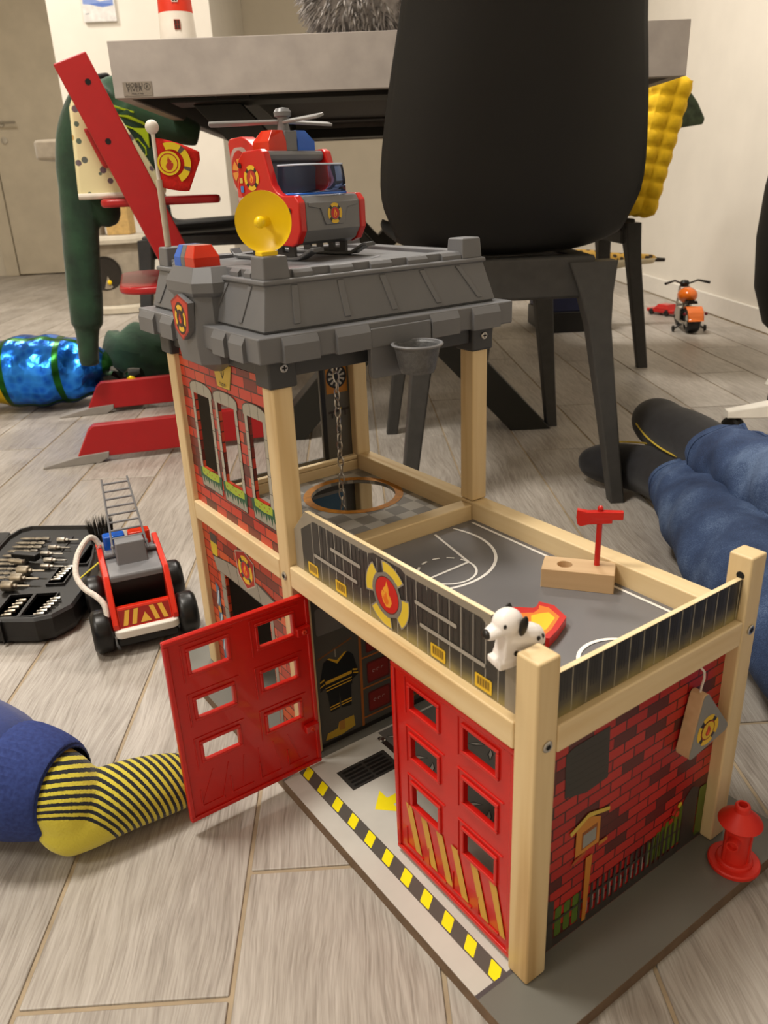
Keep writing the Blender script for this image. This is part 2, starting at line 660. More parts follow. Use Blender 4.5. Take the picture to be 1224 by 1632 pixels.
b = MB().lathe([(.0036, 0), (.0036, .0008), (.0028, .0014), (0.0012, .0008)], 12)
o = b.build('screw', SCREW, ST)
o.location = (.075, .278, S_T + .0004)


def post(x, y, z0, z1, name='post'):
    return MB().box(x, x + s, y, y + s, z0, z1).build(name, PZ, ST, bevel=.0018)


T0 = S_T + .0002
post(0, 0, T0, H1)
post(S_D - s, 0, T0, H1)
post(0, S_LY, T0, ZC + .01)
post(0, S_L - s, T0, ZC + .01)
post(S_D - s, S_L - s, T0, ZC + .01)
post(S_D - s, S_LY, B1 + .0052, ZC + .01)
post(S_D - s, S_LY, T0, B0 - .0006)


def beam(x0, x1, y0, y1, z0=B0, z1=B1, name='beam'):
    return MB().box(x0, x1, y0, y1, z0, z1).build(name, PX if x1 - x0 > y1 - y0 else PY, ST, bevel=.0015)


e = .0004
beam(0, s, s + e, S_LY - e)
beam(0, s, S_LY + s + e, S_L - s - e)
beam(s + e, S_D - s - e, 0, s)
beam(S_D - s, S_D, s + e, S_L - s - e, z1=B1 + .0045)
beam(s + e, S_D - s - e, S_LY, S_LY + s - .002, z1=B1 + .0020)
beam(s + e, S_D - s - e, S_L - s, S_L, z1=B1 - .002)
beam(s + e, S_D - s - e, S_L - s, S_L - s + .007, z0=B1 - .0018, z1=B1 + .004, name='rail')


# bolts in the posts
def bolt(p, axis):
    m = MB()
    m.lathe([(.0040, 0), (.0040, .0004), (.0033, .0010), (.0003, .0010)], 18)
    o = m.build('bolt', SCREW, ST)
    MB().lathe([(.0020, .0010), (.0020, .0012), (.0002, .0012)], 6).build('hex_socket', HOLE, o)
    R_ = Matrix.Rotation(-PI / 2, 4, 'Y') if axis == 'x' else Matrix.Rotation(PI / 2, 4, 'X')
    o.matrix_local = Matrix.Translation(p) @ R_


bolt((.0098, -.0003, .2118), 'y')
bolt((S_D - .0085, -.0003, .2118), 'y')
bolt((-.0003, S_LY + .0095, .2095), 'x')

# upper floors
COURT = mat('court_grey_print', '#717072', .36, var=.03, vscale=14)
ZF = .208
MB().box(s, S_D - s, s + .001, S_LY - .001, ZF - .005, ZF).build('court_floor', COURT, ST)
wl = '#f2f0ec'
it = []
it += [(p, wl) for p in pline([(.208, .024), (.208, .293)], .0030)]
it += [(p, wl) for p in pline([(.184, .294)] + arc((.119, .265), .070, 12, -192, 30) + [(.053, .294)], .0029)]
it += [(p, wl) for p in pline([(.160, .294), (.1450, .2265), (.0930, .2235), (.079, .294)], .0026)]
it += [(p, wl) for p in pline(arc((.119, .2255), .026, 0, -180, 18), .0022)]
for i in range(6):
    it += [(p, wl) for p in pline(arc((.119, .2255), .026, 6 + i * 30, 22 + i * 30, 3), .0022)]
it += [(p, wl) for p in pline(arc((.122, .034), .031, 0, 360, 36), .003)]
it += [(p, wl) for p in pline([(.03, .034), (.208, .034)], .0024)]
decal('court_lines', it, (0, 0, ZF), EX, EY, EZ, ST)

# chequered tower floor with the round pole hole
tf = MB()
hc, hr = (.160, .440), .0475
x0, x1, y0, y1 = s, S_D - s, S_LY + s - .002, S_L - s
N_ = 72
outer, inner = [], []
angs = [2 * PI * i / N_ for i in range(N_)] + [math.atan2(b - hc[1], a - hc[0]) % (2 * PI) for a in (x0, x1) for b in (y0, y1)]
angs = sorted(angs)
for a in angs:
    c, si = math.cos(a), math.sin(a)
    tt = min([(x1 - hc[0]) / c if c > 1e-9 else 9, (x0 - hc[0]) / c if c < -1e-9 else 9, (y1 - hc[1]) / si if si > 1e-9 else 9, (y0 - hc[1]) / si if si < -1e-9 else 9])
    outer.append((hc[0] + c * tt, hc[1] + si * tt))
    inner.append((hc[0] + c * hr, hc[1] + si * hr))
rings = [[(p[0], p[1], ZF - .004) for p in outer], [(p[0], p[1], ZF) for p in outer], [(p[0], p[1], ZF) for p in inner], [(p[0], p[1], ZF - .004) for p in inner], [(p[0], p[1], ZF - .004) for p in outer]]
tf.loft(rings, caps=False, smooth=False)
t = NT('chequered_floor_print')
mp = t.coords((1, 1, 1))
ck = t.n('ShaderNodeTexChecker', Vector=mp, Scale=50.0, Color1=lin('#a8a49c'), Color2=lin('#7d7a74'))
t.link(ck.outputs[0], t.b.inputs['Base Color'])
t.b.inputs['Roughness'].default_value = .38
tf.build('tower_floor', t.m, ST)
ring = MB()
for i in range(36):
    ring.add([(p[0], p[1], ZF + .0003) for p in ringseg(hc, hr, .0565, i * 10, i * 10 + 10, 1)], [(0, 1, 2, 3)])
ring.build('hole_rim_print', mat('orange_brown_print', '#b5761c', .4, var=.12, vscale=160), ST)

# ------------------------------------------------------------------ walls of the station
BR_SIDE = mat_brick('side_brick_print', 0, .0232, .00965, [(0, '#a61a16'), (.45, '#b2241c'), (.8, '#541917')], '#3a1012', (.004, .0003))
BR_TWR = mat_brick('tower_brick_print', 1, .0245, .0106, [(0, '#c23a26'), (.34, '#b83222'), (.58, '#74251d'), (.78, '#c94a2c'), (.9, '#5d2019')], '#3c1a15', (.003, .002))
BR_TWR2 = mat_brick('tower_lower_brick_print', 1, .0245, .0106, [(0, '#c2492a'), (.4, '#b13a22'), (.66, '#7c3222'), (.8, '#cc5a2f')], '#4a2416', (.006, .004))
# right-hand brick side
MB().box(s, S_D - s, .0104, .0134, T0, B0).build('brick_side_panel', BR_SIDE, ST)
it = []
it.append((((.0395, .1835), (.0475, .186), (.0825, .1865), (.0845, .142), (.062, .1405), (.0405, .147)), '#34332f'))
for i in range(6):
    it.append((line2((.044, .151 + i * .0055), (.080, .149 + i * .0057), .0006), '#272622'))
# fence posts, pickets, bushes, bird house
it.append((((s, .012), (.215, .012), (.215, .020), (s, .020)), '#37332f'))
it.append((((s, .012), (.036, .012), (.036, .058), (.028, .062), (s, .058)), '#3d3a36'))
it.append((((.183, .012), (.203, .012), (.203, .068), (.193, .074), (.183, .064)), '#3d3a36'))
for x in (.0375, .0465, .0555):
    it.append((rrect(x, x + .0065, .021, .049, .002, 2), '#4f6a1f'))
for i in range(8):
    x = .140 + i * .0055
    it.append((rrect(x, x + .0045, .0225, .046 + i * .0022, .0015, 2), ('#5f7422', '#4d651c')[i % 2]))
for x in (.204, .2085):
    it.append((rrect(x, x + .0055, .016, .067, .002, 2), '#596d20'))
for i in range(12):
    x = .0665 + i * .0064
    it.append((rrect(x + .0030, x + .0058, .0225, .034 + .002 * ((i * 7) % 3), .0006, 1), ('#9a9792', '#7c7974')[i % 2]))
for i in range(20):
    x = .062 + i * .0064
    if x < .184:
        it.append((((x, .018), (x + .0026, .018), (x + .0026, .047), (x + .0013, .050), (x, .047)), '#3b3531'))
it.append((((s, .0365), (.183, .0365), (.183, .0385), (s, .0385)), '#3b3531'))
for x, z, c in ((.178, .064, '#c9b52c'), (.171, .060, '#b12a22'), (.176, .056, '#c33a26'), (.168, .053, '#b12a22')):
    it.append((circ((x, z), .0028, 8), c))
it.append((((.0665, .0165), (.0705, .0165), (.0735, .079), (.0665, .079)), '#c07a2a'))
it.append((((.0545, .0865), (.0795, .0865), (.0795, .1105), (.066, .1175), (.0545, .1105)), '#c4812f'))
it.append((((.0505, .0800), (.0655, .084), (.0655, .087), (.0535, .084)), '#a9551f'))
it.append((((.0795, .0825), (.089, .083), (.089, .0862), (.0795, .0862)), '#b9772a'))
it.append((((.0605, .0895), (.0765, .0905), (.0765, .1065), (.0605, .1055)), '#8a4d1c'))
it.append((((.062, .0905), (.0755, .0915), (.0755, .103), (.062, .1025)), '#8b8d8a'))
it.append((((.0475, .1125), (.0665, .1205), (.089, .1140), (.089, .1105), (.0665, .1165), (.0495, .1085)), '#cdb04a'))
decal('side_print', it, (0, .0104, 0), EX, EZ, NY, ST)

# tower: upper facade with three real window openings
tw = [(.4475, .483, .2665, .345), (.3915, .427, .2655, .345), (.3345, .3635, .2665, .345)]
MB().panel((.006, 0, 0), EY, EZ, NX, (S_LY + s, S_L - s, B1, ZC + .006), tw, .003).build('upper_brick_facade', BR_TWR, ST)
it = []
GS, GL = '#aaa699', '#3f3b35'
for (a, b, c, d_) in tw:
    m_ = .0052
    it.append((((a - m_ - .0012, c - .02), (b + m_ + .0012, c - .02), (b + m_ + .0012, d_), (b + m_ + .0012, d_ + .006), (a - m_ - .0012, d_ + .006)), GL))
    # cleared around the opening: jambs left and right
it = []
for (a, b, c, d_) in tw:
    m_ = .0060
    for q0, q1 in ((a - m_, a - .0006), (b + .0006, b + m_)):
        it.append((((q0 - .0006, c - .004), (q1 + .0006, c - .004), (q1 + .0006, d_ + .002), (q0 - .0006, d_ + .002)), GL))
        for i in range(5):
            z0 = c - .004 + i * (d_ + .002 - c + .004) / 5
            it.append((((q0, z0 + .0004), (q1, z0 + .0004), (q1, z0 + (d_ - c + .006) / 5 - .0002), (q0, z0 + (d_ - c + .006) / 5 - .0002)), GS))
    mid = (a + b) / 2
    w = (b - a) / 2 + .0075
    top = [(mid - w, d_ + .0006), (mid + w, d_ + .0006), (mid + w, d_ + .0065)] + [(mid + w * math.cos(q), d_ + .0065 + .0065 * math.sin(q)) for q in [PI * i / 10 for i in range(1, 10)]] + [(mid - w, d_ + .0065)]
    it.append(([(mid + (p[0] - mid) * 1.05, d_ + .0001 + (p[1] - d_) * 1.06) for p in top], GL))
    it.append((top, '#a39f92'))
    for q in (-.33, .33):
        it.append((line2((mid + w * q, d_ + .0006), (mid + w * q * 1.1, d_ + .0122), .0007), GL))
    # window box with its bush
    it.append((((a - .007, c - .0215), (b + .007, c - .0215), (b + .007, c - .001), (a - .007, c - .001)), GL))
    it.append((((a - .006, c - .0205), (b + .006, c - .0205), (b + .006, c - .001), (a - .006, c - .001)), '#9c988b'))
    bush = [(a - .009, c - .001), (b + .009, c - .001), (b + .009, c - .0105)]
    for i in range(9):
        x = b + .009 - (b - a + .018) * (i + .5) / 9
        bush += [(x + .001, c - .0155 - .003 * (i % 2)), (x - .0012, c - .0105)]
    it.append((bush, '#1f5638'))
    yb = [(a - .003, c - .0015), (a - .001, c + .0002), (mid, c - .0006), (b + .001, c + .0002), (b + .004, c - .002), (b + .003, c - .008), (mid, c - .0095), (a - .002, c - .008)]
    it.append((yb, '#9fb52c'))
    for i in range(6):
        it.append((circ((a + .003 + i * (b - a - .004) / 5, c - .0045 - .002 * ((i * 5) % 3 - 1)), .0010, 6), '#8c3a1d'))
decal('facade_print', it, (.006, 0, 0), EY, EZ, NX, ST)
it = [(((.4285, .3855), (.3860, .3855), (.3945, .3620), (.4215, .3620)), '#4d4420'), (((.4280, .3850), (.3868, .3850), (.3951, .3626), (.4208, .3626)), '#d8b83e')]
cx = .4075
for p in pline([(cx + .0045, .3835), (cx + .0035, .3775), (cx + .0005, .3715), (cx - .0035, .3760), (cx - .0040, .3800), (cx - .0015, .3822), (cx - .0002, .3795), (cx - .0005, .3725)], .0008):
    it.append((p, '#2c2612'))
sg = decal('name_sign', it, (.0058, 0, 0), EY, EZ, NX, ST, label='yellow sign')
lettering('hape', .0068, (.0052, .408, .3642), NY, EZ, NX, ink('#2c2612'), sg)

# tower: lower facade with a door opening
MB().panel((.006, 0, 0), EY, EZ, NX, (S_LY + s, S_L - s, T0, B0), [(.364, .4635, T0 - .001, .148)], .003).build('lower_brick_facade', BR_TWR2, ST)
it = []
it.append((((.4915, .1795), (.4755, .1795), (.4735, .1905), (.4925, .1905)), '#4a4540'))
it.append((((.4905, .163), (.4780, .163), (.4750, .1795), (.4930, .1795)), '#cdb42c'))
it.append((((.4915, .1615), (.4770, .1615), (.4770, .1640), (.4915, .1640)), '#3b3630'))
it.append((((.362, .012), (.3555, .012), (.3555, .1500), (.362, .1500)), '#8e897d'))
it.append((((.4650, .012), (.4755, .012), (.4755, .1480), (.4650, .1480)), '#8e897d'))
for z in (.03, .055, .08, .105, .13):
    it.append((line2((.4650, z), (.4755, z), .0008), GL))
it.append((((.490, .1625), (.4440, .1700), (.410, .1700), (.370, .1700), (.333, .1625), (.340, .1470), (.362, .1485), (.465, .1485), (.482, .1465)), GL))
for q in (((.489, .1617), (.4540, .1675), (.4470, .1495), (.482, .1475)), ((.4530, .1677), (.4310, .1692), (.4280, .1495), (.446, .1495)), ((.4300, .1692), (.3840, .1690), (.3790, .1495), (.427, .1495)), ((.3830, .1690), (.3370, .1617), (.3430, .1475), (.378, .1495))):
    it.append((q, '#938e82'))
it.append((((.4290, .1905), (.4070, .1975), (.3860, .1900), (.3880, .1640), (.4080, .1530), (.4260, .1640)), '#b9b2a4'))
it.append((((.4275, .1895), (.4070, .1962), (.3875, .1893), (.3893, .1647), (.4080, .1543), (.4247, .1647)), '#a3251b'))
it += badge((.4075, .1755), .0155)
it.append((((.4955, .012), (.4850, .012), (.4850, .125), (.4930, .129)), '#51708a'))
for z in (.04, .07, .1):
    it.append((line2((.4940, z), (.4860, z + .02), .003), '#b9c7cf'))
it.append((circ((.4895, .095), .0045, 10), '#d08a2a'))
decal('doorway_print', it, (.006, 0, 0), EY, EZ, NX, ST)
# back wall of the tower (both storeys) and the wall between garage and tower
TWG = mat('tower_inner_print', '#57544d', .45, var=.04, vscale=12)
yb = S_L - .0078
MB().panel((0, yb, 0), EX, EZ, NY, (s, S_D - s, B1 + .002, ZC + .006), [(.04, .1738, B1 + .006, .337)], .003).build('tower_back_wall', TWG, ST)
it = [(((.1805, .2222), (.1805, .3400), (.1750, .3400), (.1750, .2222)), '#171614'), (((.1826, .3040), (.2115, .3040), (.2115, .3440), (.1826, .3440)), '#b5761c')]
cc, rr = (.1972, .3235), .0140
it.append((circ(cc, rr), '#14120f'))
for i in range(10):
    it.append((ringseg(cc, rr * .25, rr * .82, i * 36 + 4, i * 36 + 21, 3), '#b8b5ae'))
it += [(line2((.1835, .2815), (.2120, .2835), .0026), '#2f2620'), (line2((.1885, .2745), (.1885, .282), .002), '#2f2620'), (line2((.2065, .2755), (.2065, .283), .002), '#2f2620'), (rrect(.1960, .2020, .2835, .2862, .001, 2), '#a98a22')]
decal('games_print', it, (0, yb, 0), EX, EZ, NY, ST)
MB().box(s, S_D - s, yb, yb + .003, T0, B0).build('tower_back_lower_wall', TWG, ST)
it = [(rrect(.110, .2005, .118, .183, .002, 2), '#8f8d87'), (((.114, .122), (.1965, .122), (.1965, .179), (.114, .179)), '#4a6d88'), (((.114, .122), (.184, .122), (.180, .160), (.166, .153), (.150, .166), (.13, .152), (.114, .160)), '#6a8626')]
decal('picture_print', it, (0, yb, 0), EX, EZ, NY, ST)
MB().box(s - .012, S_D - s, S_LY + .004, S_LY + .007, T0, B0).build('garage_end_wall', mat('garage_inner_print', '#4c4943', .45, var=.04, vscale=12), ST)
it = [(((.0195, .012), (.21, .012), (.21, .0185), (.0195, .016)), '#1d1b18'), (rrect(.0235, .12, .139, .168, .003, 3), '#6d6a66')]
it += [(line2((.0228, .1140), (.062, .1240), .0018), '#7a4a22'), (line2((.0425, .110), (.0425, .1185), .0012), '#8d8778')]
CO, CY = '#0f1114', '#c99d24'
it.append((((.0288, .1085), (.0335, .1110), (.0440, .1035), (.0545, .1115), (.0585, .1095), (.0625, .1050), (.0680, .0810), (.0600, .0770), (.0595, .0725), (.0298, .0725), (.0292, .0800), (.0228, .0768), (.0236, .0900)), CO))
it.append((((.0330, .1110), (.0355, .1110), (.0437, .1058), (.0530, .1115), (.0555, .1112), (.0440, .1020)), CY))
it += [(line2((.0292, .0850), (.0598, .0858), .0036), CY), (line2((.0294, .0790), (.0596, .0800), .0012), CY), (line2((.0296, .0758), (.0594, .0765), .0012), CY)]
it += [(line2((.0234, .0875), (.0285, .0895), .0018), CY), (line2((.0230, .0822), (.0282, .0842), .0014), CY), (line2((.0610, .0880), (.0664, .0860), .0018), CY), (line2((.0615, .0842), (.0672, .0822), .0014), CY)]
it.append((((.0305, .0735), (.0585, .0735), (.0572, .0480), (.0455, .0495), (.0442, .0700), (.0432, .0500), (.0328, .0492)), CO))
it += [(line2((.0325, .0555), (.0438, .0560), .0014), CY), (line2((.0327, .0525), (.0437, .0530), .0012), CY), (line2((.0455, .0560), (.0578, .0560), .0014), CY), (line2((.0456, .0530), (.0576, .0530), .0012), CY)]
it.append((((.0412, .0345), (.0590, .0345), (.0600, .0215), (.0440, .0180), (.0245, .0190), (.0275, .0265), (.0394, .0275)), '#b9972a'))
it.append((((.0412, .0345), (.0480, .0345), (.0480, .0230), (.0410, .0240)), '#a7742a'))
BRN = '#9c5a22'
it += [(line2((.0700, .016), (.0712, .124), .0030), BRN)]
for z in (.0249, .0600, .0957, .128):
    it.append((line2((.0715, z), (.205, z), .0020), BRN))
for z in (.029, .064, .1):
    for x in (.0775, .112, .146, .18):
        it.append((rrect(x, x + .0275, z, z + .0245, .002, 2), '#5a1714'))
        it.append((rrect(x + .0015, x + .0260, z + .0015, z + .0225, .002, 2), '#7c1d18'))
        for q in range(3):
            it.append((ringseg((x + .008 + q * .0055, z + .0125), .0012, .0019, 20 * q, 290 - 40 * q, 5), '#a9948c'))
decal('locker_print', it, (0, S_LY + .004, 0), EX, EZ, NY, ST)
# ------------------------------------------------------------------ fence boards on the garage roof
FB = mat_wood('birch_ply', 1, '#eed9b0', '#e6cd9c', '#d2b27c')
poly = [(.0205, B1 + .0002), (.2972, B1 + .0002), (.2968, .2582), (.2752, .2806), (.0430, .2830), (.0210, .2600)]
MB().prism(poly, 0, .0070, .0106).build('front_fence_board', FB, ST)
t = NT('fence_dark_print')
sp = t.n('ShaderNodeSeparateXYZ', Vector=t.coords())
nz = t.n('ShaderNodeTexNoise', Vector=t.coords((1, 1, 1)), Scale=38.0, Detail=1.0)
h_ = t.n('ShaderNodeMath', _operation='MULTIPLY_ADD', i1=.022, i2=-.011)
t.link(nz.outputs[0], h_.inputs[0])
zz = t.n('ShaderNodeMath', _operation='ADD')
t.link(sp.outputs[2], zz.inputs[0])
t.link(h_.outputs[0], zz.inputs[1])
mr = t.n('ShaderNodeMapRange', i1=.2222, i2=.2440)
t.link(zz.outputs[0], mr.inputs[0])
t.link(t.ramp(mr.outputs[0], [(0, '#8d8150'), (.4, '#564f3c'), (.8, '#353330'), (1, '#353330')]), t.b.inputs['Base Color'])
t.b.inputs['Roughness'].default_value = .42
FD = t.m
it = [(((.0206, B1 + .0002), (.2970, B1 + .0002), (.2966, .2580), (.2750, .2804), (.0430, .2828), (.0211, .2599)), '#8f8779'),
      (((.0340, B1 + .0004), (.2838, B1 + .0004), (.2842, .2620), (.2622, .2755), (.182, .2762), (.175, .2790), (.141, .2790), (.136, .2765), (.0560, .2772), (.0340, .2635)), FD)]
for i in range(20):
    y = .0403 + i * .01185
    if y < .28:
        zt = .2765 if y < .262 else .2755 - (y - .262) * .62
        it.append((line2((y, B1 + .001), (y, zt), .0007), '#a7a197'))
for i in range(37):
    y = .0565 + i * .0055
    it.append((line2((y, .2420), (y, .2740), .0007), '#2a2827'))
for a, b, z in ((.1929, .2371, .2602), (.1985, .2644, .2447), (.0796, .1254, .2597), (.0516, .1202, .2437)):
    it.append((rrect(a, b, z - .0021, z + .0021, .002, 3), '#1f1d1b'))
    it.append((rrect(a + .0003, b - .0003, z - .0016, z + .0016, .0015, 3), '#a19c93'))
for a in (.2593, .2157, .0918, .0455):
    it.append((rrect(a, a + .0160, .2246, .2352, .0010, 2), '#e0b92a'))
    it.append((rrect(a + .0018, a + .0142, .2268, .2338, .0008, 2), '#b38c1c'))
    for q in range(5):
        it.append((rrect(a + .0027 + q * .0024, a + .0037 + q * .0024, .2273, .2333, .0004, 1), '#5d4a16'))
bc = (.1587, .2506)
it.append((circ(bc, .0190, 8), '#2b2829'))
for a in (90, 180, 270, 0):
    it.append((ringseg(bc, .0180, .0275, a - 20 + 8, a + 44 + 8), '#8c867c'))
    it.append((ringseg(bc, .0186, .0265, a - 17 + 8, a + 41 + 8), '#dcc03a'))
it += [(circ(bc, .0190, 8), '#7b766e'), (circ(bc, .0150), '#5c2019'), (circ(bc, .0142), '#c3231b'), (flame((bc[0], bc[1]), .0115), '#eaa030'), (flame((bc[0] + .001, bc[1] - .003), .006), '#e0701f')]
decal('front_fence_print', it, (.0070, 0, 0), EY, EZ, NX, ST)

MB().box(s + .0002, S_D - s - .0002, .0058, .0096, B1 + .0002, .2555).build('side_fence_board', FB, ST)
it = [(((s, B1 + .0004), (S_D - s, B1 + .0004), (S_D - s, .2553), (s, .2553)), FD)]
x = .0225
while x < .212:
    it.append((line2((x, B1 + .001), (x, .2550), .0008), '#a59d86'))
    for q in (.0035, .006, .0085):
        it.append((line2((x + q, B1 + .012), (x + q, .2550), .0006), '#2b2926'))
    x += .01345
decal('side_fence_print', it, (0, .0058, 0), EX, EZ, NY, ST)
MB().lathe([(.0032, 0), (.0032, .0002)], 12).build('dowel_hole', HOLE, ST).matrix_local = Matrix.Translation((S_D - s - .0001, .0078, .2575)) @ Matrix.Rotation(-PI / 2, 4, 'Y')


# ------------------------------------------------------------------ garage doors
def garage_door(stripes):
    """local frame: u from hinge edge 0..W, v up 0..H, outside face towards -n; returns mesh object"""
    W, H = .1345, .184
    wu = [(.0230, .0545), (.0840, .1160)] if stripes else [(.0210, .0540), (.0835, .1165)]
    wv = [(.0595, .0800), (.1065, .1265), (.1520, .1715)] if stripes else [(.0590, .0765), (.1035, .1215), (.1480, .1690)]
    holes = [(a, b, c, d) for a, b in wu for c, d in wv]
    m = MB()
    m.panel((0, 0, 0), EX, EZ, NY, (0, W, 0, H), holes, .0034)
    root = m.build('garage_door', RED, ST, bevel=.0006, seg=1)
    fr = MB()
    r = .0022
    # rim round the door
    for a in ((0, W, 0, .0045), (0, W, H - .0045, H), (0, .0045, .0045, H - .0045), (W - .0045, W, .0045, H - .0045)):
        fr.box(a[0], a[1], -.0020, .0006, a[2], a[3])
    fr.build('rim', RED, root, bevel=.0012)
    for (a, b, c, d) in holes:
        f = MB()
        w = .0030
        for q in ((a - w, b + w, d, d + w), (a - w, b + w, c - w, c), (a - w, a, c, d), (b, b + w, c, d)):
            f.box(q[0], q[1], -.0018, .0010, q[2], q[3])
        f.build('window_frame', RED, root, bevel=.0009)
    w = .0075
    for ui, (a, b) in enumerate(wu):
        for c, d in wv:
            mo = MB()
            mo.prism([(a - w, c - w), (a - w + .0013, c - w), (a - w + .0013, d + w - .0013), (b + w, d + w - .0013), (b + w, d + w), (a - w, d + w)], 1, -.0009, .0004)
            mo.build('moulding', RED, root, bevel=.0004, seg=1)
    for ui in range(4):
        mo = MB()
        x = .012 + ui * .029
        mo.prism([(x, .010), (x + .022, .010), (x + .022, .0125), (x + .0013, .0125), (x + .0013, .030), (x, .030)], 1, -.0010, .0004)
        mo.build('moulding', RED, root, bevel=.0004, seg=1)
    if stripes:
        it = []
        for a in (.0125, .0320, .0510, .0690, .0910, .1110):
            it.append(((a, .0505), (a + .0045, .0505), (a + .0165, .0165), (a + .0120, .0165)))
        out = []
        for p in [[(q[0][0], .0560), (q[0][0] + .0078, .0560), (q[0][0] + .0200, .0135), (q[0][0] + .0122, .0135)] for q in it]:
            out.append(([(min(q[0], W - .006), q[1]) for q in p], '#cc9a3a'))
        decal('hazard_stripes', out, (0, 0, 0), EX, EZ, NY, root, off=.0006)
    else:
        z = MB()
        for i in range(6):
            z.hexa([(.012 + i * .02, -.0006, .012), (.0128 + i * .02, -.0006, .012), (.0128 + i * .02, 0, .012), (.012 + i * .02, 0, .012),
                    (.026 + i * .015, -.0006, .046), (.0268 + i * .015, -.0006, .046), (.0268 + i * .015, 0, .046), (.026 + i * .015, 0, .046)])
        z.build('diagonal_ribs', RED, root)
    if not stripes:
        for z in (.0445, .1495):
            MB().box(W - .016, W - .002, -.0058, .0002, z - .0040, z + .0045).build('hinge', RED, root, bevel=.001)
            b = MB().lathe([(.0026, 0), (.0026, .0006), (.0018, .0012), (.0006, .0008)], 12).build('screw', REDL, root)
            b.matrix_local = Matrix.Translation((W - .009, -.0057, z)) @ Matrix.Rotation(PI / 2, 4, 'X')
    return root


dr = garage_door(True)
dr.matrix_local = Matrix.Translation((.0045, .1538, .0150)) @ Matrix.Rotation(-PI / 2, 4, 'Z')
dr['label'] = 'closed red door with hazard stripes'
dr = garage_door(False)
dr.matrix_local = Matrix.Translation((-.1258, .2868, .0150))
dr['label'] = 'red door swung open'

# ------------------------------------------------------------------ roof
O1 = .0162
X0, X1, Y0, Y1 = -O1, S_D + O1, S_LY - O1, S_L + O1
rf = MB()
rf.box(X0, X1, Y0, Y1, .4045, .4252)
roof = rf.build('roof', ROOF, ST, bevel=.0016)
fr_ = MB()
for a in ((s + .004, S_D - s - .004, S_LY + .001, S_LY + .005), (s + .004, S_D - s - .004, S_L - .005, S_L - .001)):
    fr_.box(a[0], a[1], a[2], a[3], .3885, .4046)
for a in ((.001, .005), (S_D - .005, S_D - .001)):
    fr_.box(a[0], a[1], S_LY + s + .004, S_L - s - .004, .3885, .4046)
fr_.build('lower_frame', DGREY, roof, bevel=.001)
for x in (0, S_D - s):
    for y in (S_LY, S_L - s):
        c = MB().box(x - .0035, x + s + .0035, y - .0035, y + s + .0035, .3805, .4046)
        o = c.build('corner_socket', DGREY, roof, bevel=.0022)
        if y == S_LY:
            b = MB().lathe([(.0036, 0), (.0036, .0006), (.003, .0012), (.0003, .0012)], 16).box(-.0021, .0021, -.0006, .0006, .0011, .00135, k=1).box(-.0006, .0006, -.0021, -.0006, .0011, .00135, k=1).box(-.0006, .0006, .0006, .0021, .0011, .00135, k=1).build('screw', [SCREW, HOLE], o)
            b.matrix_local = Matrix.Translation((x + .0105, y - .0036, .3972 if x == 0 else .3945)) @ Matrix.Rotation(PI / 2, 4, 'X')


def frus(m, x0, x1, y0, y1, z0, o0, z1, o1):
    m.hexa([(x0 - o0, y0 - o0, z0), (x1 + o0, y0 - o0, z0), (x1 + o0, y1 + o0, z0), (x0 - o0, y1 + o0, z0),
            (x0 - o1, y0 - o1, z1), (x1 + o1, y0 - o1, z1), (x1 + o1, y1 + o1, z1), (x0 - o1, y1 + o1, z1)])


m = MB()
frus(m, 0, S_D, S_LY, S_L, .4250, .0030, .4268, .0030)
frus(m, 0, S_D, S_LY, S_L, .4268, .0045, .4612, -.0040)
m.build('mansard', ROOF, roof, bevel=.0009)
m = MB()
frus(m, 0, S_D, S_LY, S_L, .4606, -.0014, .4648, -.0018)
m.build('ledge', ROOF, roof, bevel=.0016)
m = MB()
i_ = .0085
for a in ((i_, S_D - i_, S_LY + i_, S_LY + i_ + .016), (i_, S_D - i_, S_L - i_ - .016, S_L - i_), (i_, i_ + .016, S_LY + i_ + .016, S_L - i_ - .016), (S_D - i_ - .016, S_D - i_, S_LY + i_ + .016, S_L - i_ - .016)):
    m.box(a[0], a[1], a[2], a[3], .4640, .4712)
m.build('parapet', ROOF, roof, bevel=.001)
m = MB().box(.02, S_D - .02, S_LY + .02, S_L - .02, .4640, .4676)
m.build('helipad', ROOF, roof)
it = [(circ((.117, .415), .062, 40), '#74757a'), (circ((.117, .415), .057, 40), '#66676a')]
decal('helipad_ring', it, (0, 0, .4676), EX, EY, EZ, roof)


def zof(o):
    return .4268 + (.0045 - o) / .0085 * (.4612 - .4268)


# ribs on the sloping faces (front: fan of five; left: four; mirrored behind)
def rib_y(xt, xb, ysign):
    y = lambda o: (S_LY - o) if ysign < 0 else (S_L + o)
    w = .0031
    ot, ob = -.0036, .0036
    pr_ = .0012
    m = MB()
    yb0, yt0 = y(ob), y(ot)
    k = -1 if ysign < 0 else 1
    m.hexa([(xb - w, yb0 + k * pr_, zof(ob)), (xb + w, yb0 + k * pr_, zof(ob)), (xb + w, yb0 - k * .002, zof(ob)), (xb - w, yb0 - k * .002, zof(ob)),
            (xt - w, yt0 + k * pr_, zof(ot)), (xt + w, yt0 + k * pr_, zof(ot)), (xt + w, yt0 - k * .002, zof(ot)), (xt - w, yt0 - k * .002, zof(ot))] if k < 0 else
           [(xb - w, yb0 - k * .002, zof(ob)), (xb + w, yb0 - k * .002, zof(ob)), (xb + w, yb0 + k * pr_, zof(ob)), (xb - w, yb0 + k * pr_, zof(ob)),
            (xt - w, yt0 - k * .002, zof(ot)), (xt + w, yt0 - k * .002, zof(ot)), (xt + w, yt0 + k * pr_, zof(ot)), (xt - w, yt0 + k * pr_, zof(ot))])
    m.build('roof_rib', ROOF, roof, bevel=.0006, seg=1)


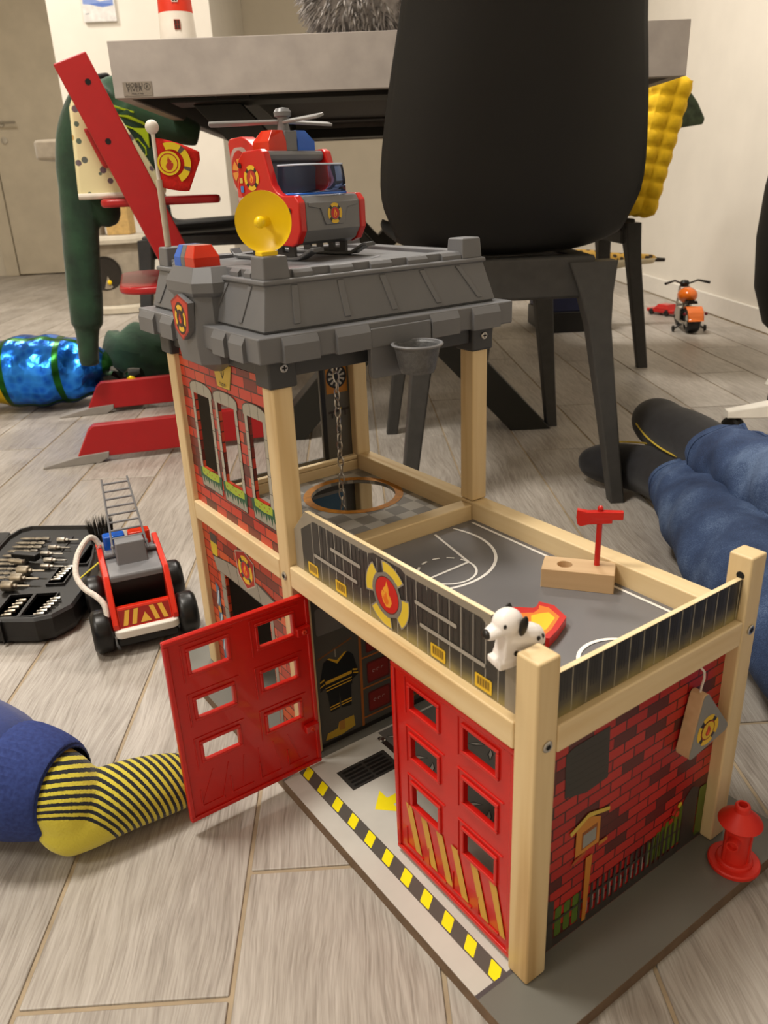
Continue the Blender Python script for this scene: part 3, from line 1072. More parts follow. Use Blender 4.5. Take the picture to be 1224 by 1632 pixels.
def rib_x(yt, yb, xsign):
    x = lambda o: -o if xsign < 0 else S_D + o
    w = .0031
    ot, ob = -.0036, .0036
    k = -1 if xsign < 0 else 1
    a, b = x(ob), x(ot)
    lo, hi = (a - .0012, a + .002) if k < 0 else (a - .002, a + .0012)
    lo2, hi2 = (b - .0012, b + .002) if k < 0 else (b - .002, b + .0012)
    m = MB().hexa([(lo, yb - w, zof(ob)), (hi, yb - w, zof(ob)), (hi, yb + w, zof(ob)), (lo, yb + w, zof(ob)),
                   (lo2, yt - w, zof(ot)), (hi2, yt - w, zof(ot)), (hi2, yt + w, zof(ot)), (lo2, yt + w, zof(ot))])
    m.build('roof_rib', ROOF, roof, bevel=.0006, seg=1)


for xt, xb in ((.0300, .0262), (.0727, .0743), (.1148, .1226), (.1573, .1711), (.1983, .2193)):
    rib_y(xt, xb, -1)
    rib_y(xt, xb, 1)
for yt, yb in ((.3265, .3370), (.3690, .3898), (.4650, .4750), (.4980, .5180)):
    rib_x(yt, yb, -1)
    rib_x(yt, yb, 1)


def block(x0, x1, y0, y1, z0, z1, zc, side, pr_):
    """crenel block with a chamfered top; side = '-y','+y','-x','+x'; pr_ = how far it stands proud"""
    m = MB()
    if side in ('-y', '+y'):
        k = -1 if side == '-y' else 1
        y = y0
        m.prism([(y - k * .003, z0), (y + k * pr_, z0), (y + k * pr_, zc), (y + k * .0002, z1), (y - k * .003, z1)], 0, x0, x1)
    else:
        k = -1 if side == '-x' else 1
        x = x0
        m.prism([(x - k * .003, z0), (x + k * pr_, z0), (x + k * pr_, zc), (x + k * .0002, z1), (x - k * .003, z1)], 1, y0, y1)
    m.build('crenel_block', ROOF, roof, bevel=.0004, seg=1, angle=12)


for a, b in ((.0038, .0364), (.0529, .0858), (.1502, .1823), (.1983, .2313)):
    block(a, b, Y0, 0, .4038, .4238, .4178, '-y', .0036)
    block(a, b, Y1, 0, .4038, .4238, .4178, '+y', .0036)
for a, b in ((.3057, .3310), (.3400, .3640), (.4520, .4816), (.4996, .5390)):
    block(X0, 0, a, b, .4038, .4238, .4178, '-x', .0036)
    block(X1, 0, a, b, .4038, .4238, .4178, '+x', .0036)
iy = S_LY + i_
for a, b in ((.0316, .0495), (.0664, .0884), (.1058, .1280), (.1448, .1669), (.1833, .2053)):
    block(a, b, iy, 0, .4640, .4708, .4682, '-y', .0030)
    block(a, b, S_L - i_, 0, .4640, .4708, .4682, '+y', .0030)
for a, b in ((.3300, .3420), (.3520, .3680), (.4500, .4660), (.4800, .4950)):
    block(i_, 0, a, b, .4640, .4708, .4682, '-x', .0030)
    block(S_D - i_, 0, a, b, .4640, .4708, .4682, '+x', .0030)
for (x, y) in ((.0045, .3045), (.2055, .3045), (.0045, .5030), (.2055, .5030)):
    m = MB()
    frus(m, x, x + .0232, y, y + .0222, .4640, .0004, .4822, -.0008)
    m.build('corner_pillar', ROOF, roof, bevel=.0016)

# turret with siren and shield
def turret_ring(x, hw, ch, xb, z, cy=.4130):
    return [(x, cy - hw, z), (x, cy + hw, z), (x + ch, cy + hw + ch * .8, z), (xb, cy + hw + ch * .9, z), (xb, cy - hw - ch * .9, z), (x + ch, cy - hw - ch * .8, z)][::-1]


m = MB()
m.loft([turret_ring(-.0195, .0215, .014, .03, .3900), turret_ring(-.0215, .0225, .014, .03, .4060), turret_ring(-.0195, .0230, .012, .03, .4500)], smooth=False)
tu = m.build('turret', ROOF, roof, bevel=.0007, seg=1, angle=12)
m = MB()
m.loft([turret_ring(-.0205, .0240, .015, .032, .4480), turret_ring(-.0225, .0285, .014, .032, .4515), turret_ring(-.0225, .0285, .014, .032, .4595), turret_ring(-.0165, .0215, .012, .032, .4715)], smooth=False)
m.build('turret_cap', ROOF, tu, bevel=.0006, seg=1, angle=12)
m = MB()
m.loft([turret_ring(-.0005, .004, .004, .012, .3790), turret_ring(-.0195, .0215, .014, .03, .3902)], smooth=False)
m.build('turret_foot', ROOF, tu)
pts = [(.4245, .4410), (.4080, .4480), (.3895, .4425), (.3990, .4160), (.4065, .4105), (.4225, .4160)]
pts = [(.4260, .4430), (.4085, .4500), (.3880, .4440), (.3930, .4200), (.4085, .4105), (.4235, .4190)]
sh = MB().prism(pts, 0, -.0262, -.0205)
so = sh.build('shield', ROOF, tu, bevel=.0006)
it = [(pts, '#8e1f1a'), ([(.4075 + (p[0] - .4075) * .9, .4300 + (p[1] - .43) * .9) for p in pts], '#c03a28')]
it += [(circ((.4080, .4295), .0125, 24, .0140), '#3a1815')] + badge((.4080, .4295), .0115, inner='#3a1512', ringc='#3a1815', fl='#c3231b')
decal('shield_print', it, (-.0262, 0, 0), EY, EZ, NX, so)
ow = lambda a, b, z0, z1, y0, y1: [(a, y0, z0), (b, y0, z0), (b, y1, z0), (a, y1, z0)]


def siren_piece(y0, y1, k0, k1):
    m = MB()
    a, b, z0, zm, z1 = -.0150, .0090, .4712, .4790, .4886
    r0 = [(a, y0, z0), (b, y0, z0), (b, y1, z0), (a, y1, z0)]
    r1 = [(a, y0, zm), (b, y0, zm), (b, y1, zm), (a, y1, zm)]
    r2 = [(a + .004, y0 + k0, z1), (b - .004, y0 + k0, z1), (b - .004, y1 - k1, z1), (a + .004, y1 - k1, z1)]
    return m.loft([r0, r1, r2], smooth=False)


siren_piece(.4110, .4200, 0, 0).build('siren_body', ROOF, tu, bevel=.0006, angle=12)
siren_piece(.3910, .4110, .0045, 0).build('siren_lens', REDL, tu, bevel=.0008, angle=12, label='red lens')
siren_piece(.4200, .4345, 0, .0045).build('siren_lens', BLUEL, tu, bevel=.0008, angle=12, label='blue lens')

# satellite dish on the near pillar
DM = Matrix.Translation((.0150, .3168, .5070)) @ Matrix.Rotation(math.radians(-135), 4, 'Z') @ Matrix.Rotation(math.radians(90), 4, 'Y')
m = MB()
m.M = DM
R_ = .0226
prof = [(.0008, -.0060), (.008, -.0054), (.016, -.0030), (.0215, .0008), (R_, .0016), (R_, .0006), (.0205, -.0020), (.013, -.0062), (.0008, -.0085)]
m.lathe(prof[::-1], 40)
do = m.build('satellite_dish', YEL, roof, angle=60)
m = MB()
m.M = DM
m.lathe([(.0042, -.0062), (.0030, -.0035), (.0017, 0), (.0015, .0060)], 14)
m.sphere((0, 0, .0085), .0046, 14, 10)
m.build('receiver', YEL, do)
m = MB().box(.0078, .0222, .3110, .3222, .4818, .4856)
m.build('dish_foot', YEL, do, bevel=.0008)

# basketball hoop hanging from a bracket
m = MB()
m.box(.0862, .1496, Y0 - .0026, Y0 + .004, .4040, .4200)
m.prism(rrect(.0862, .1496, .3775, .4060, .004, 4), 1, Y0 + .0045, Y0 - .0010)
ho = m.build('hoop_bracket', ROOF, roof, bevel=.0008)
cx, cy, cz = .1200, .2632, .4052
m = MB()
m.lathe([(.0140, -.0232), (.0155, -.0200), (.0196, -.0010), (.0212, -.0008), (.0220, .0002), (.0212, .0010), (.0196, .0006), (.0178, -.0010), (.0140, -.0190), (.0002, -.0195)], 36, (cx, cy, cz), caps=False)
NET = mat('grey_mesh_plastic', '#57585a', .35, var=.12, vscale=300, bump=.5, bscale=900)
m.build('basket', NET, ho)
m = MB().lathe([(.0194, -.0010), (.0212, -.0012), (.0222, .0002), (.0214, .0013), (.0196, .0009), (.0194, -.0010)], 36, (cx, cy, cz + .0002), caps=False)
m.build('hoop_rim', mat('hoop_rim_grey', '#77787c', .3, var=.02), ho)
# ------------------------------------------------------------------ toys on and at the station
A33 = math.radians(33)


def WS(x, y, z):
    """station frame -> room frame"""
    return (math.cos(A33) * x - math.sin(A33) * y, math.sin(A33) * x + math.cos(A33) * y, z)


def blob(mb, name, m, parent, voxel, smooth=6, label=None):
    o = mb.build(name, m, parent)
    r = o.modifiers.new('remesh', 'REMESH')
    r.mode = 'VOXEL'
    r.voxel_size = voxel
    r.use_smooth_shade = True
    sm = o.modifiers.new('smooth', 'SMOOTH')
    sm.factor = .5
    sm.iterations = smooth
    if label:
        o['label'] = label
    return o


# helicopter (x forward, y left)
HE = thing('toy_helicopter', 'red and grey toy helicopter on the roof of the fire station', 'toy', WS(.1165, .4420, .4680), math.radians(33 - 79))
HG = mat('helicopter_grey', '#707174', .35, var=.02)
hw = .0415
prof = [(.0515, .026), (.0515, .050), (.046, .0560), (.030, .0560), (.0225, .059), (.0165, .066), (.0080, .0930), (.0030, .0955), (-.022, .0945), (-.030, .088), (-.036, .050), (-.030, .026), (.000, .0150), (.038, .0125), (.045, .0155)]
for sg in (-1, 1):
    m = MB().prism(prof, 1, sg * hw - sg * .008, sg * hw)
    p = m.build('side_plate', RED, HE, bevel=.0016)
    if sg < 0:
        it = [(((-.0335, .0645), (-.034, .055), (-.0300, .034), (.0000, .0248), (.012, .024), (.012, .0440), (-.02, .0445), (-.0325, .0650)), '#c9443c'),
              (((-.0340, .0560), (-.0320, .0410), (.0140, .0400), (.0140, .0480), (-.0335, .0560)), '#b9a29c'),
              (((.0010, .0405), (.0080, .0405), (.0065, .0500), (.0000, .0500)), '#caa53a')]
        it += badge((-.0115, .0720), .0108, inner='#b3352c', ringc='#8b2a22')
        it += [(rrect(-.0290, -.0245, .0680, .0725, .0006, 2), '#cfae55'), (rrect(-.0285, -.0240, .0600, .0655, .0006, 2), '#3f79b8'), (rrect(-.0280, -.0240, .0520, .0560, .0006, 2), '#c4aaa6')]
        it += [(circ((-.0270, .0830), .0026, 12), '#3b0d0a'), (circ((.0385, .0430), .0026, 12), '#3b0d0a')]
        decal('side_print', it, (0, -hw, 0), EX, EZ, NY, p)
iw = hw - .008
m = MB().prism([(.0510, .026), (.0510, .0495), (.0475, .0550), (.012, .0560), (.008, .0520), (.004, .0230), (.01, .0145), (.038, .0135), (.0445, .0165)], 1, -iw, iw)
no = m.build('nose', HG, HE, bevel=.0010)
m2 = MB().prism([(-.0300, .0495), (.0300, .0495), (.0300, .0460), (.0165, .0440), (.0110, .0300), (-.0110, .0300), (-.0165, .0440), (-.0300, .0460)], 0, .0508, .0524)
m2.build('nose_panel', HG, no, bevel=.0006)
decal('nose_badge', badge((0, .0395), .0088), (.0524, 0, 0), EY, EZ, EX, no)
m = MB().prism([(-.020, .025), (-.024, .060), (-.022, .0900), (-.004, .0900), (-.010, .060), (-.006, .025)], 1, -iw, iw)
m.build('cabin_back', HG, HE)
m = MB().prism([(.0060, .0905), (.0045, .0940), (-.0215, .0935), (-.0225, .0850), (.000, .0840), (.0050, .0860)], 1, -iw - .0004, iw + .0004)
m.build('cabin_top', HG, HE, bevel=.0015)
# visor: rounded clear shell on a blue seam
vs = []
for i in range(17):
    a = -90 + 180 * i / 16
    c, si = math.cos(math.radians(a)), math.sin(math.radians(a))
    k = 6.0
    sx = abs(c) ** (2 / 3.2) * (1 if c >= 0 else -1)
    sy = abs(si) ** (2 / 3.2) * (1 if si >= 0 else -1)
    vs.append((.014 + .034 * sx, .0325 * sy))
m = MB()
outer = [[(x, y, z) for x, y in [(.014 + (px - .014) * q, py * q2) for px, py in vs]] for z, q, q2 in ((.0562, 1, 1), (.0680, 1.0, 1.0), (.0790, .95, .97), (.0810, .92, .95))]
m.loft(outer, caps=False, closed=False)
vo = m.build('visor', CLEAR, HE)
sol = vo.modifiers.new('solid', 'SOLIDIFY')
sol.thickness = .0012
m = MB()
m.loft([[(.014 + (px - .014) * 1.02, py * 1.02, z) for px, py in vs] for z in (.0558, .0576)], caps=False, closed=False)
rm = MB()
rm.tube([(.014 + (px - .014) * .92, py * .95, .0810) for px, py in vs], .0009, 6)
rm.build('visor_rim', mat('visor_rim', '#c9d3e6', .1, var=0), vo)
o = m.build('visor_seam', mat('blue_seam', '#1f63c9', .2, var=0), HE)
o.modifiers.new('solid', 'SOLIDIFY').thickness = .0015
# tail
m = MB().prism([(-.040, .040), (-.026, .060), (-.026, .0960), (-.0400, .1050), (-.0500, .1090), (-.0690, .1080), (-.0720, .1040), (-.0690, .0800), (-.0620, .0520), (-.0500, .0420)], 1, -.020, -.004)
to = m.build('tail_fin', RED, HE, bevel=.0014)
c = (-.0560, .0790)
it = [(rrect(-.0680, -.0420, .0590, .1000, .009, 5), '#b9a29c'), (circ(c, .0128, 24, .0185), '#b5251c')]
for a in range(6):
    it.append((ringseg(c, .0028, .0112, a * 60 + 6, a * 60 + 52, 4), '#d9903a'))
it.append((circ(c, .0030, 12), '#6a5b55'))
decal('rotor_print', it, (0, -.020, 0), EX, EZ, NY, to)
# beacon, mast and rotor
def oct_block(m, y0, y1, t0, t1, z0=.0940, z1=.1115, k=None):
    zm = z0 + .008
    r0 = [(-.022, y0, z0), (.002, y0, z0), (.002, y1, z0), (-.022, y1, z0)]
    r1 = [(-.022, y0, zm), (.002, y0, zm), (.002, y1, zm), (-.022, y1, zm)]
    r2 = [(-.018, y0 + t0, z1), (-.002, y0 + t0, z1), (-.002, y1 - t1, z1), (-.018, y1 - t1, z1)]
    return m.loft([r0, r1, r2], smooth=False)


oct_block(MB(), -.029, -.008, .008, 0).build('beacon', REDL, HE, bevel=.0008, label='red beacon')
oct_block(MB(), .006, .027, 0, .008).build('beacon', BLUEL, HE, bevel=.0008, label='blue beacon')
MB().box(-.021, .001, -.008, .006, .0940, .1110).build('beacon_mount', HG, HE, bevel=.0008)
m = MB().lathe([(.0062, .1105), (.0052, .116), (.0052, .1225), (.0078, .1235), (.0082, .1270), (.0060, .1300), (.0006, .1308)], 20, (-.009, -.001, 0))
m.build('rotor_hub', HG, HE)
for ang in (180, 52, -58):
    b = MB()
    pts = [(.004, -.0035), (.012, -.0030), (.060, -.0046), (.0680, -.0042), (.0690, .0000), (.0680, .0040), (.060, .0044), (.012, .0030), (.004, .0035)]
    b.prism(pts, 2, -.0013, .0013)
    o = b.build('rotor_blade', mat('rotor_grey', '#8a8b8c', .35, var=.02), HE, bevel=.0008)
    o.matrix_local = Matrix.Translation((-.009, -.001, .1190)) @ Matrix.Rotation(math.radians(ang + 46), 4, 'Z') @ Matrix.Rotation(math.radians(18), 4, 'X')
SK = mat('skid_grey', '#58595b', .4, var=.03)
for sg in (-1, 1):
    m = MB()
    path = [(-.060, .0075), (-.055, .0025), (-.048, .0014), (.030, .0014), (.042, .0025), (.052, .0070), (.060, .0105), (.064, .0100)]
    rr = []
    y = sg * .033
    m.loft([[(x, y - .006, z - .0014), (x, y + .006, z - .0014), (x, y + .006, z + .0018), (x, y - .006, z + .0018)][::-1] for x, z in path], smooth=False)
    m.build('skid', SK, HE, bevel=.0010)
    m = MB()
    m.panel((0, sg * .0325, 0), EX, EZ, NY, (-.032, .030, .0028, .0160), [(-.022, -.012, .0065, .0115), (-.005, .006, .0065, .0115), (.013, .022, .0065, .0115)], .003)
    m.build('skid_bracket', mat('bracket_grey', '#39393a', .45, var=.03), HE)

# flag
FL = thing('toy_flag', 'small red flag with yellow fire emblem on a white topped pole', 'flag', WS(.0115, .5135, .4824), math.radians(33))
m = MB().lathe([(.0030, 0), (.0030, .060)], 14)
m.build('pole', mat('grey_pole', '#b9ae9c', .45), FL)
m = MB().lathe([(.0019, .060), (.0019, .100)], 12)
m.sphere((0, 0, .1045), .0062, 16, 12)
m.build('pole_tip', mat('pole_white', '#d6d0c6', .4), FL)
m = MB()
FW, FH = .042, .036
outl = lambda u: (.0580 + .008 * max(0, u - .55) / .45 * 1.0 + .0018 * u, .0950 - .0125 * u)
nu, nv = 12, 8
grid = []
for i in range(nu + 1):
    u = i / nu
    lo = .0530 - .0045 * math.sin(u * 2.2) if u < .66 else .04855 + (u - .66) / .34 * .027
    hi = .0955 - .0065 * u - .0065 * u * u
    row = []
    for j in range(nv + 1):
        w = j / nv
        row.append((.0012 + FW * u * .92, -.0004 - .003 * math.sin(u * 3.4) * (1 - .3 * w), lo + (hi - lo) * w))
    grid.append(row)
vv = [p for r in grid for p in r]
ff = [[i * (nv + 1) + j, (i + 1) * (nv + 1) + j, (i + 1) * (nv + 1) + j + 1, i * (nv + 1) + j + 1] for i in range(nu) for j in range(nv)]
m.add(vv, ff, True)
rot_f = Matrix.Rotation(math.radians(-26), 4, 'Z')
fo = m.build('cloth', mat('red_felt', '#c41f16', .9, var=.08, vscale=400, bump=.3, bscale=900), FL)
fo.matrix_local = rot_f
fo.modifiers.new('solid', 'SOLIDIFY').thickness = .0008
it = []
cc = (.0135, .0735)
for a, b in ((-66, -26), (-14, 40), (54, 108)):
    it.append((ringseg(cc, .0118, .0178, a, b), '#e9cf1f'))
it += [(ringseg(cc, .0118, .0178, -26, -14, 2), '#5c4f4d'), (ringseg(cc, .0118, .0178, 40, 54, 2), '#5c4f4d')]
it += [(circ((.0112, .0735), .0105), '#e9cf1f'), (ringseg((.0112, .0735), .0076, .0086, 0, 359, 30), '#b5321a'), (flame((.0114, .0730), .0064), '#b5321a')]
d_ = decal('emblem', [(p, c) for p, c in it], (0, -.0042, 0), EX, EZ, NY, fo, off=0, step=.00005)

# chain: every link a part
CH = thing('metal_chain', 'thin steel chain hanging from the tower roof through the round hole', 'chain', WS(.127, .4085, .4045), math.radians(33))
ln = MB()
pts = [(.0020 * math.cos(a) if True else 0, 0, 0) for a in [0]]
path = []
for i in range(16):
    a = 2 * PI * i / 16
    path.append((.0021 * math.cos(a), 0, -.0062 + (.0040 * (1 if math.sin(a) > 0 else -1) * min(1, abs(math.sin(a)) * 1.0) + .0018 * math.sin(a))))
rings = []
for i in range(16):
    a = 2 * PI * i / 16
    ctr = Vector((.0029 * math.cos(a), 0, .0060 * math.sin(a)))
    nrm = Vector((math.cos(a) * 1.0, 0, math.sin(a) * .55)).normalized()
    rings.append([tuple(ctr + nrm * .00085 * math.cos(q) + Vector((0, 1, 0)) * .00085 * math.sin(q)) for q in [2 * PI * k / 5 for k in range(5)]])
ln.loft(rings + [rings[0]], caps=False)
lk = None
for i in range(26):
    if lk is None:
        lk = o = ln.build('link', SCREW, CH)
    else:
        o = lk.copy()
        COL.objects.link(o)
    o.location = (.0006 * math.sin(i * 1.3) + .003 * (i / 26), .0006 * math.cos(i * 1.7) + .010 * (i / 26) ** 2, -.0055 - i * .0092)
    o.rotation_euler = (random.uniform(-.08, .08), random.uniform(-.12, .12), (i % 2) * PI / 2 + random.uniform(-.25, .25) + .5)

# beech block and the axe stuck in it
BK = thing('wooden_tool_block', 'small pale beech block with a round hole on the court', 'block', WS(.1888, .1357, ZF + .0002), A33 + math.radians(-53.1))
m = MB()
nn = 24
hx, hr = -.0115, .0062
ang = sorted([2 * PI * i / nn for i in range(nn)] + [math.atan2(b, a - hx) % (2 * PI) for a in (-.030, .030) for b in (-.013, .013)])
o1, i1 = [], []
for a in ang:
    c, si = math.cos(a), math.sin(a)
    tt = min([(.030 - hx) / c if c > 1e-9 else 9, (-.030 - hx) / c if c < -1e-9 else 9, .013 / si if si > 1e-9 else 9, -.013 / si if si < -1e-9 else 9])
    o1.append((hx + c * tt, si * tt))
    i1.append((hx + c * hr, si * hr))
z1 = .0173
m.loft([[(p[0], p[1], 0) for p in o1], [(p[0], p[1], z1) for p in o1], [(p[0], p[1], z1) for p in i1], [(p[0], p[1], z1 - .009) for p in i1]], smooth=False)
m.build('block_body', BEECH, BK, bevel=.0009)
AX = thing('toy_axe', 'red toy fire axe standing upright in the beech block', 'axe', WS(.2009, .1267, ZF + .0175), A33 + math.radians(-50))
m = MB().lathe([(.0024, 0), (.0024, .050)], 14)
m.sphere((0, 0, .0515), .0025, 12, 8)
m.build('handle', RED, AX)
m = MB().prism([(-.0185, .0500), (-.0190, .0430), (-.0178, .0368), (-.0150, .0352), (-.0090, .0372), (.0100, .0395), (.0100, .0425), (.0185, .0430), (.0185, .0500), (.0020, .0495), (-.0100, .0485)], 1, -.0028, .0028)
m.build('axe_head', RED, AX, bevel=.0007)

# flame piece lying on the court
FP = [(.1045, .1345), (.1190, .1195), (.1235, .1200), (.1300, .1240), (.1345, .1120), (.1285, .0935), (.1100, .0850), (.0955, .0800), (.0870, .0900), (.0880, .1080), (.0960, .1230)]
cxy = (.108, .107)
FT = thing('toy_flame', 'flat red, orange and yellow wooden flame lying behind the dog', 'flame', WS(cxy[0], cxy[1], ZF + .0002), A33)
lp = [(a - cxy[0], b - cxy[1]) for a, b in FP]
fo = MB().prism(lp, 2, 0, .0080).build('flame_plate', RED, FT, bevel=.0008)
sm = lambda k, dx, dy: [((p[0]) * k + dx, (p[1]) * k + dy) for p in lp]
decal('flame_print', [(lp, '#c3231a'), ([(-.004, .014), (.006, .0070), (.0130, .0085), (.0175, .0125), (.0205, .0050), (.0165, -.0100), (-.002, -.0190), (-.0135, -.0220), (-.015, -.010), (-.012, .004)], '#e57c22'), ([(.0010, .0050), (.0090, .0030), (.0150, .0000), (.0125, -.0090), (-.004, -.0165), (-.0115, -.0170), (-.010, -.006)], '#ecc21c')], (0, 0, .0080), EX, EY, EZ, fo)

# dalmatian straddling the front fence board (x forward)
DG_S = .74
DG = thing('toy_dog', 'white toy dalmatian with black spots leaning over the fence by the corner post', 'dog', WS(.0095, .0300, .2580), A33 + math.radians(168))
DG.scale = (DG_S, DG_S, DG_S)
m = MB()
m.loft([[(x, .0108 * w * math.cos(a), z + .0113 * h * math.sin(a)) for a in [2 * PI * j / 16 for j in range(16)]] for x, z, w, h in ((.006, .0235, .80, .85), (.000, .0222, .96, 1.0), (-.010, .0205, 1.03, 1.06), (-.018, .0192, 1.02, 1.05), (-.0245, .0178, .8, .85), (-.0275, .017, .4, .45))][::-1])
m.box(.0060, .0195, -.0100, .0100, .0005, .0070)
m.loft([[(.0020, -.0100, 0.001), (.0160, -.0100, 0.001), (.0160, .0100, 0.001), (.0020, .0100, 0.001)], [(.0010, -.0085, .017), (.0135, -.0085, .017), (.0135, .0085, .017), (.0010, .0085, .017)], [(.0, -.0075, .032), (.0120, -.0075, .032), (.0120, .0075, .032), (.0, .0075, .032)]], smooth=False)
m.sphere((.0065, 0, .0385), .0122, 18, 12, sc=(1.08, 1.0, .98))
m.loft([[(x, .0085 * r * math.cos(a), z + .0062 * r * math.sin(a)) for a in [2 * PI * j / 14 for j in range(14)]] for x, z, r in ((.006, .036, 1.15), (.015, .0345, 1.05), (.0215, .0325, .92), (.0262, .0312, .7), (.0272, .0308, .3))])
dw = mat('dog_white', '#efeae6', .35, var=.02)
blob(m, 'body', dw, DG, .0009, 8)
dk = mat('dog_black', '#15120f', .35, var=.05)
for sg in (-1, 1):
    m = MB()
    m.sphere((0, 0, 0), 1, 14, 10, sc=(.0040, .0024, .0092))
    o = m.build('ear', dk, DG)
    o.matrix_local = Matrix.Translation((-.0010, sg * .0118, .0385)) @ Matrix.Rotation(math.radians(-10), 4, 'Y') @ Matrix.Rotation(math.radians(-sg * 4), 4, 'X')
    o = MB().sphere((0, 0, 0), 1, 10, 8, sc=(.0016, .0010, .0021)).build('eye', dk, DG)
    o.location = (.0145, sg * .0093, .0405)
o = MB().sphere((0, 0, 0), 1, 12, 8, sc=(.0034, .0056, .0040)).build('nose', dk, DG)
o.location = (.0262, 0, .0322)
for (x, y, z, r) in ((-.010, .0110, .0135, .0038), (-.004, .0100, .0115, .0030), (-.0215, .0085, .0215, .0028), (-.0235, .0070, .0135, .0028), (.0035, .0085, .0125, .0030), (-.012, -.010, .022, .003), (-.008, .002, .0316, .0026), (-.0165, .0112, .0225, .0022), (-.0180, .0098, .0110, .0024)):
    o = MB().sphere((0, 0, 0), r, 10, 8, sc=(.8, .8, 1.0)).build('spot', dk, DG)
    # sink to the skin
    o.location = (x, y * .97, z)
    o.scale = (1, .55, 1) if abs(y) > .004 else (1, 1, .5)

# wooden tag hanging on the brick side
TG = thing('hanging_tag', 'grey triangular wooden tag with a fire badge hanging on the brick side', 'tag', WS(.1742, -.0008, .1775), A33)
tri = [(-.0025, -.0012), (.0000, .0000), (.0028, -.0008), (.0050, -.0040), (.0335, -.0405), (.0345, -.0435), (.0320, -.0465), (-.0085, -.0535), (-.0120, -.0530), (-.0130, -.0495), (-.0040, -.0040)]
tm = MB().prism(tri, 1, -.0016, .0101)
to = tm.build('tag_body', BEECH, TG, bevel=.0008)
it = [(tri, '#86847f')] + badge((.0070, -.0345), .0130, inner='#d9b52e', ringc='#a8431c', fl='#b5361c')
decal('tag_print', it, (0, -.0016, 0), EX, EZ, NY, to)
m = MB()
m.tube([(.000, .004, -.003), (.000, .0035, .004), (-.0004, .0020, .012), (-.0022, .0015, .0190), (-.0050, .0035, .0234), (-.0080, .0090, .0238)], .0009, 8)
m.build('cord', mat('white_cord', '#d9cfc4', .7, var=.05), TG)

# hydrant
HY = thing('toy_hydrant', 'red toy fire hydrant on the edge of the base board', 'hydrant', WS(.2092, -.0243, S_T + .0002), A33)
HR = mat('hydrant_red', '#d62b1c', .5, var=.02)
m = MB().lathe([(.0195, 0), (.0200, .0010), (.0200, .0034), (.0190, .0044), (.0142, .0042), (.0138, .0062), (.0128, .0070), (.0002, .0070)], 40)
m.build('foot', HR, HY)
m = MB().lathe([(.0100, .0065), (.0100, .0440)], 28)
for a in (0, 120, 240):
    c, si = math.cos(math.radians(a + 40)), math.sin(math.radians(a + 40))
    m.box(.0098 * c - .0012, .0098 * c + .0012, .0098 * si - .0012, .0098 * si + .0012, .0068, .043)
m.build('barrel', HR, HY)
m = MB().lathe([(.0100, .0430), (.0158, .0420), (.0168, .0435), (.0160, .0452), (.0060, .0545), (.0058, .0590), (.0050, .0602), (.0036, .0602), (.0034, .0540), (.0003, .0535)], 36)
m.build('cap', HR, HY)
m = MB().lathe([(.0048, .0070), (.0050, .0150), (.0046, .0162), (.0036, .0162), (.0034, .0125), (.0003, .0123)], 20)
o = m.build('nozzle', HR, HY)
o.matrix_local = Matrix.Translation((0, 0, .0285)) @ Matrix.Rotation(math.radians(-95), 4, 'Z') @ Matrix.Rotation(PI / 2, 4, 'Y')
o.matrix_local = Matrix.Translation((0, 0, .0300)) @ Matrix.Rotation(math.radians(196), 4, 'Z') @ Matrix.Rotation(PI / 2, 4, 'Y')
# ------------------------------------------------------------------ toy fire engine (x right, y forward)
TR = thing('toy_fire_engine', 'red toy fire engine with grey ladder between the tool case and the fire station', 'toy truck', (-.3985, .5640, 0), math.radians(21))
GT = mat('truck_grey', '#77777a', .35, var=.02)
for x in (-.0525, .0525):
    for y in (-.0520, .0520):
        m = MB()
        w = .0125
        m.lathe([(.0003, -w + .004), (.012, -w + .004), (.013, -w), (.0225, -w), (.0268, -w + .004), (.0275, -w + .008), (.0275, w - .008), (.0268, w - .004), (.0225, w), (.013, w), (.012, w - .004), (.0003, w - .004)], 36)
        o = m.build('wheel', RUBBER, TR, angle=50)
        o.matrix_local = Matrix.Translation((x, y, .0276)) @ Matrix.Rotation(PI / 2, 4, 'Y')
m = MB().box(-.0375, .0375, -.074, .076, .0100, .0235)
m.build('underbody', BLACK, TR, bevel=.004)
m = MB().prism(rrect(-.0400, .0400, -.0790, .0790, .010, 4), 2, .0235, .0350)
m.build('bumper', WHITE, TR, bevel=.0025)
prof = [(-.0740, .0350), (-.0735, .0420), (-.0420, .0915), (-.0390, .0940), (.0450, .1060), (.0500, .1040), (.0660, .0640), (.0740, .0600), (.0750, .0350)]
RT = mat('truck_red', '#d92d17', .3, var=.02, coat=.2)
for sg in (-1, 1):
    MB().prism(prof, 0, sg * .0325, sg * .0400).build('side_plate', RT, TR, bevel=.0016)
m = MB().hexa([(-.0325, -.0720, .0350), (.0325, -.0720, .0350), (.0325, -.0640, .0350), (-.0325, -.0640, .0350), (-.0325, -.0590, .0570), (.0325, -.0590, .0570), (.0325, -.0520, .0570), (-.0325, -.0520, .0570)])
tg = m.build('tailgate', RT, TR, bevel=.0008)
Vv = Vector((0, .0130, .0220)).normalized()
Nn = Vector((0, -.0220, .0130)).normalized()
it = [(((-.031, .0015), (.031, .0015), (.031, .0225), (-.031, .0225)), '#8f1d16')]
for a, k in ((-.0255, 1), (-.0150, 1), (.0085, -1), (.0190, -1)):
    it.append(((a - .002, .0030), (a + .0045, .0030), (a + .0045 + k * .0050, .0215), (a - .002 + k * .0050, .0215)) and (((a - .002 + (0 if k > 0 else .005), .0030), (a + .0035 + (0 if k > 0 else .005), .0030), (a + .0035 + (.005 if k > 0 else 0), .0215), (a - .002 + (.005 if k > 0 else 0), .0215)), '#d5a43c'))
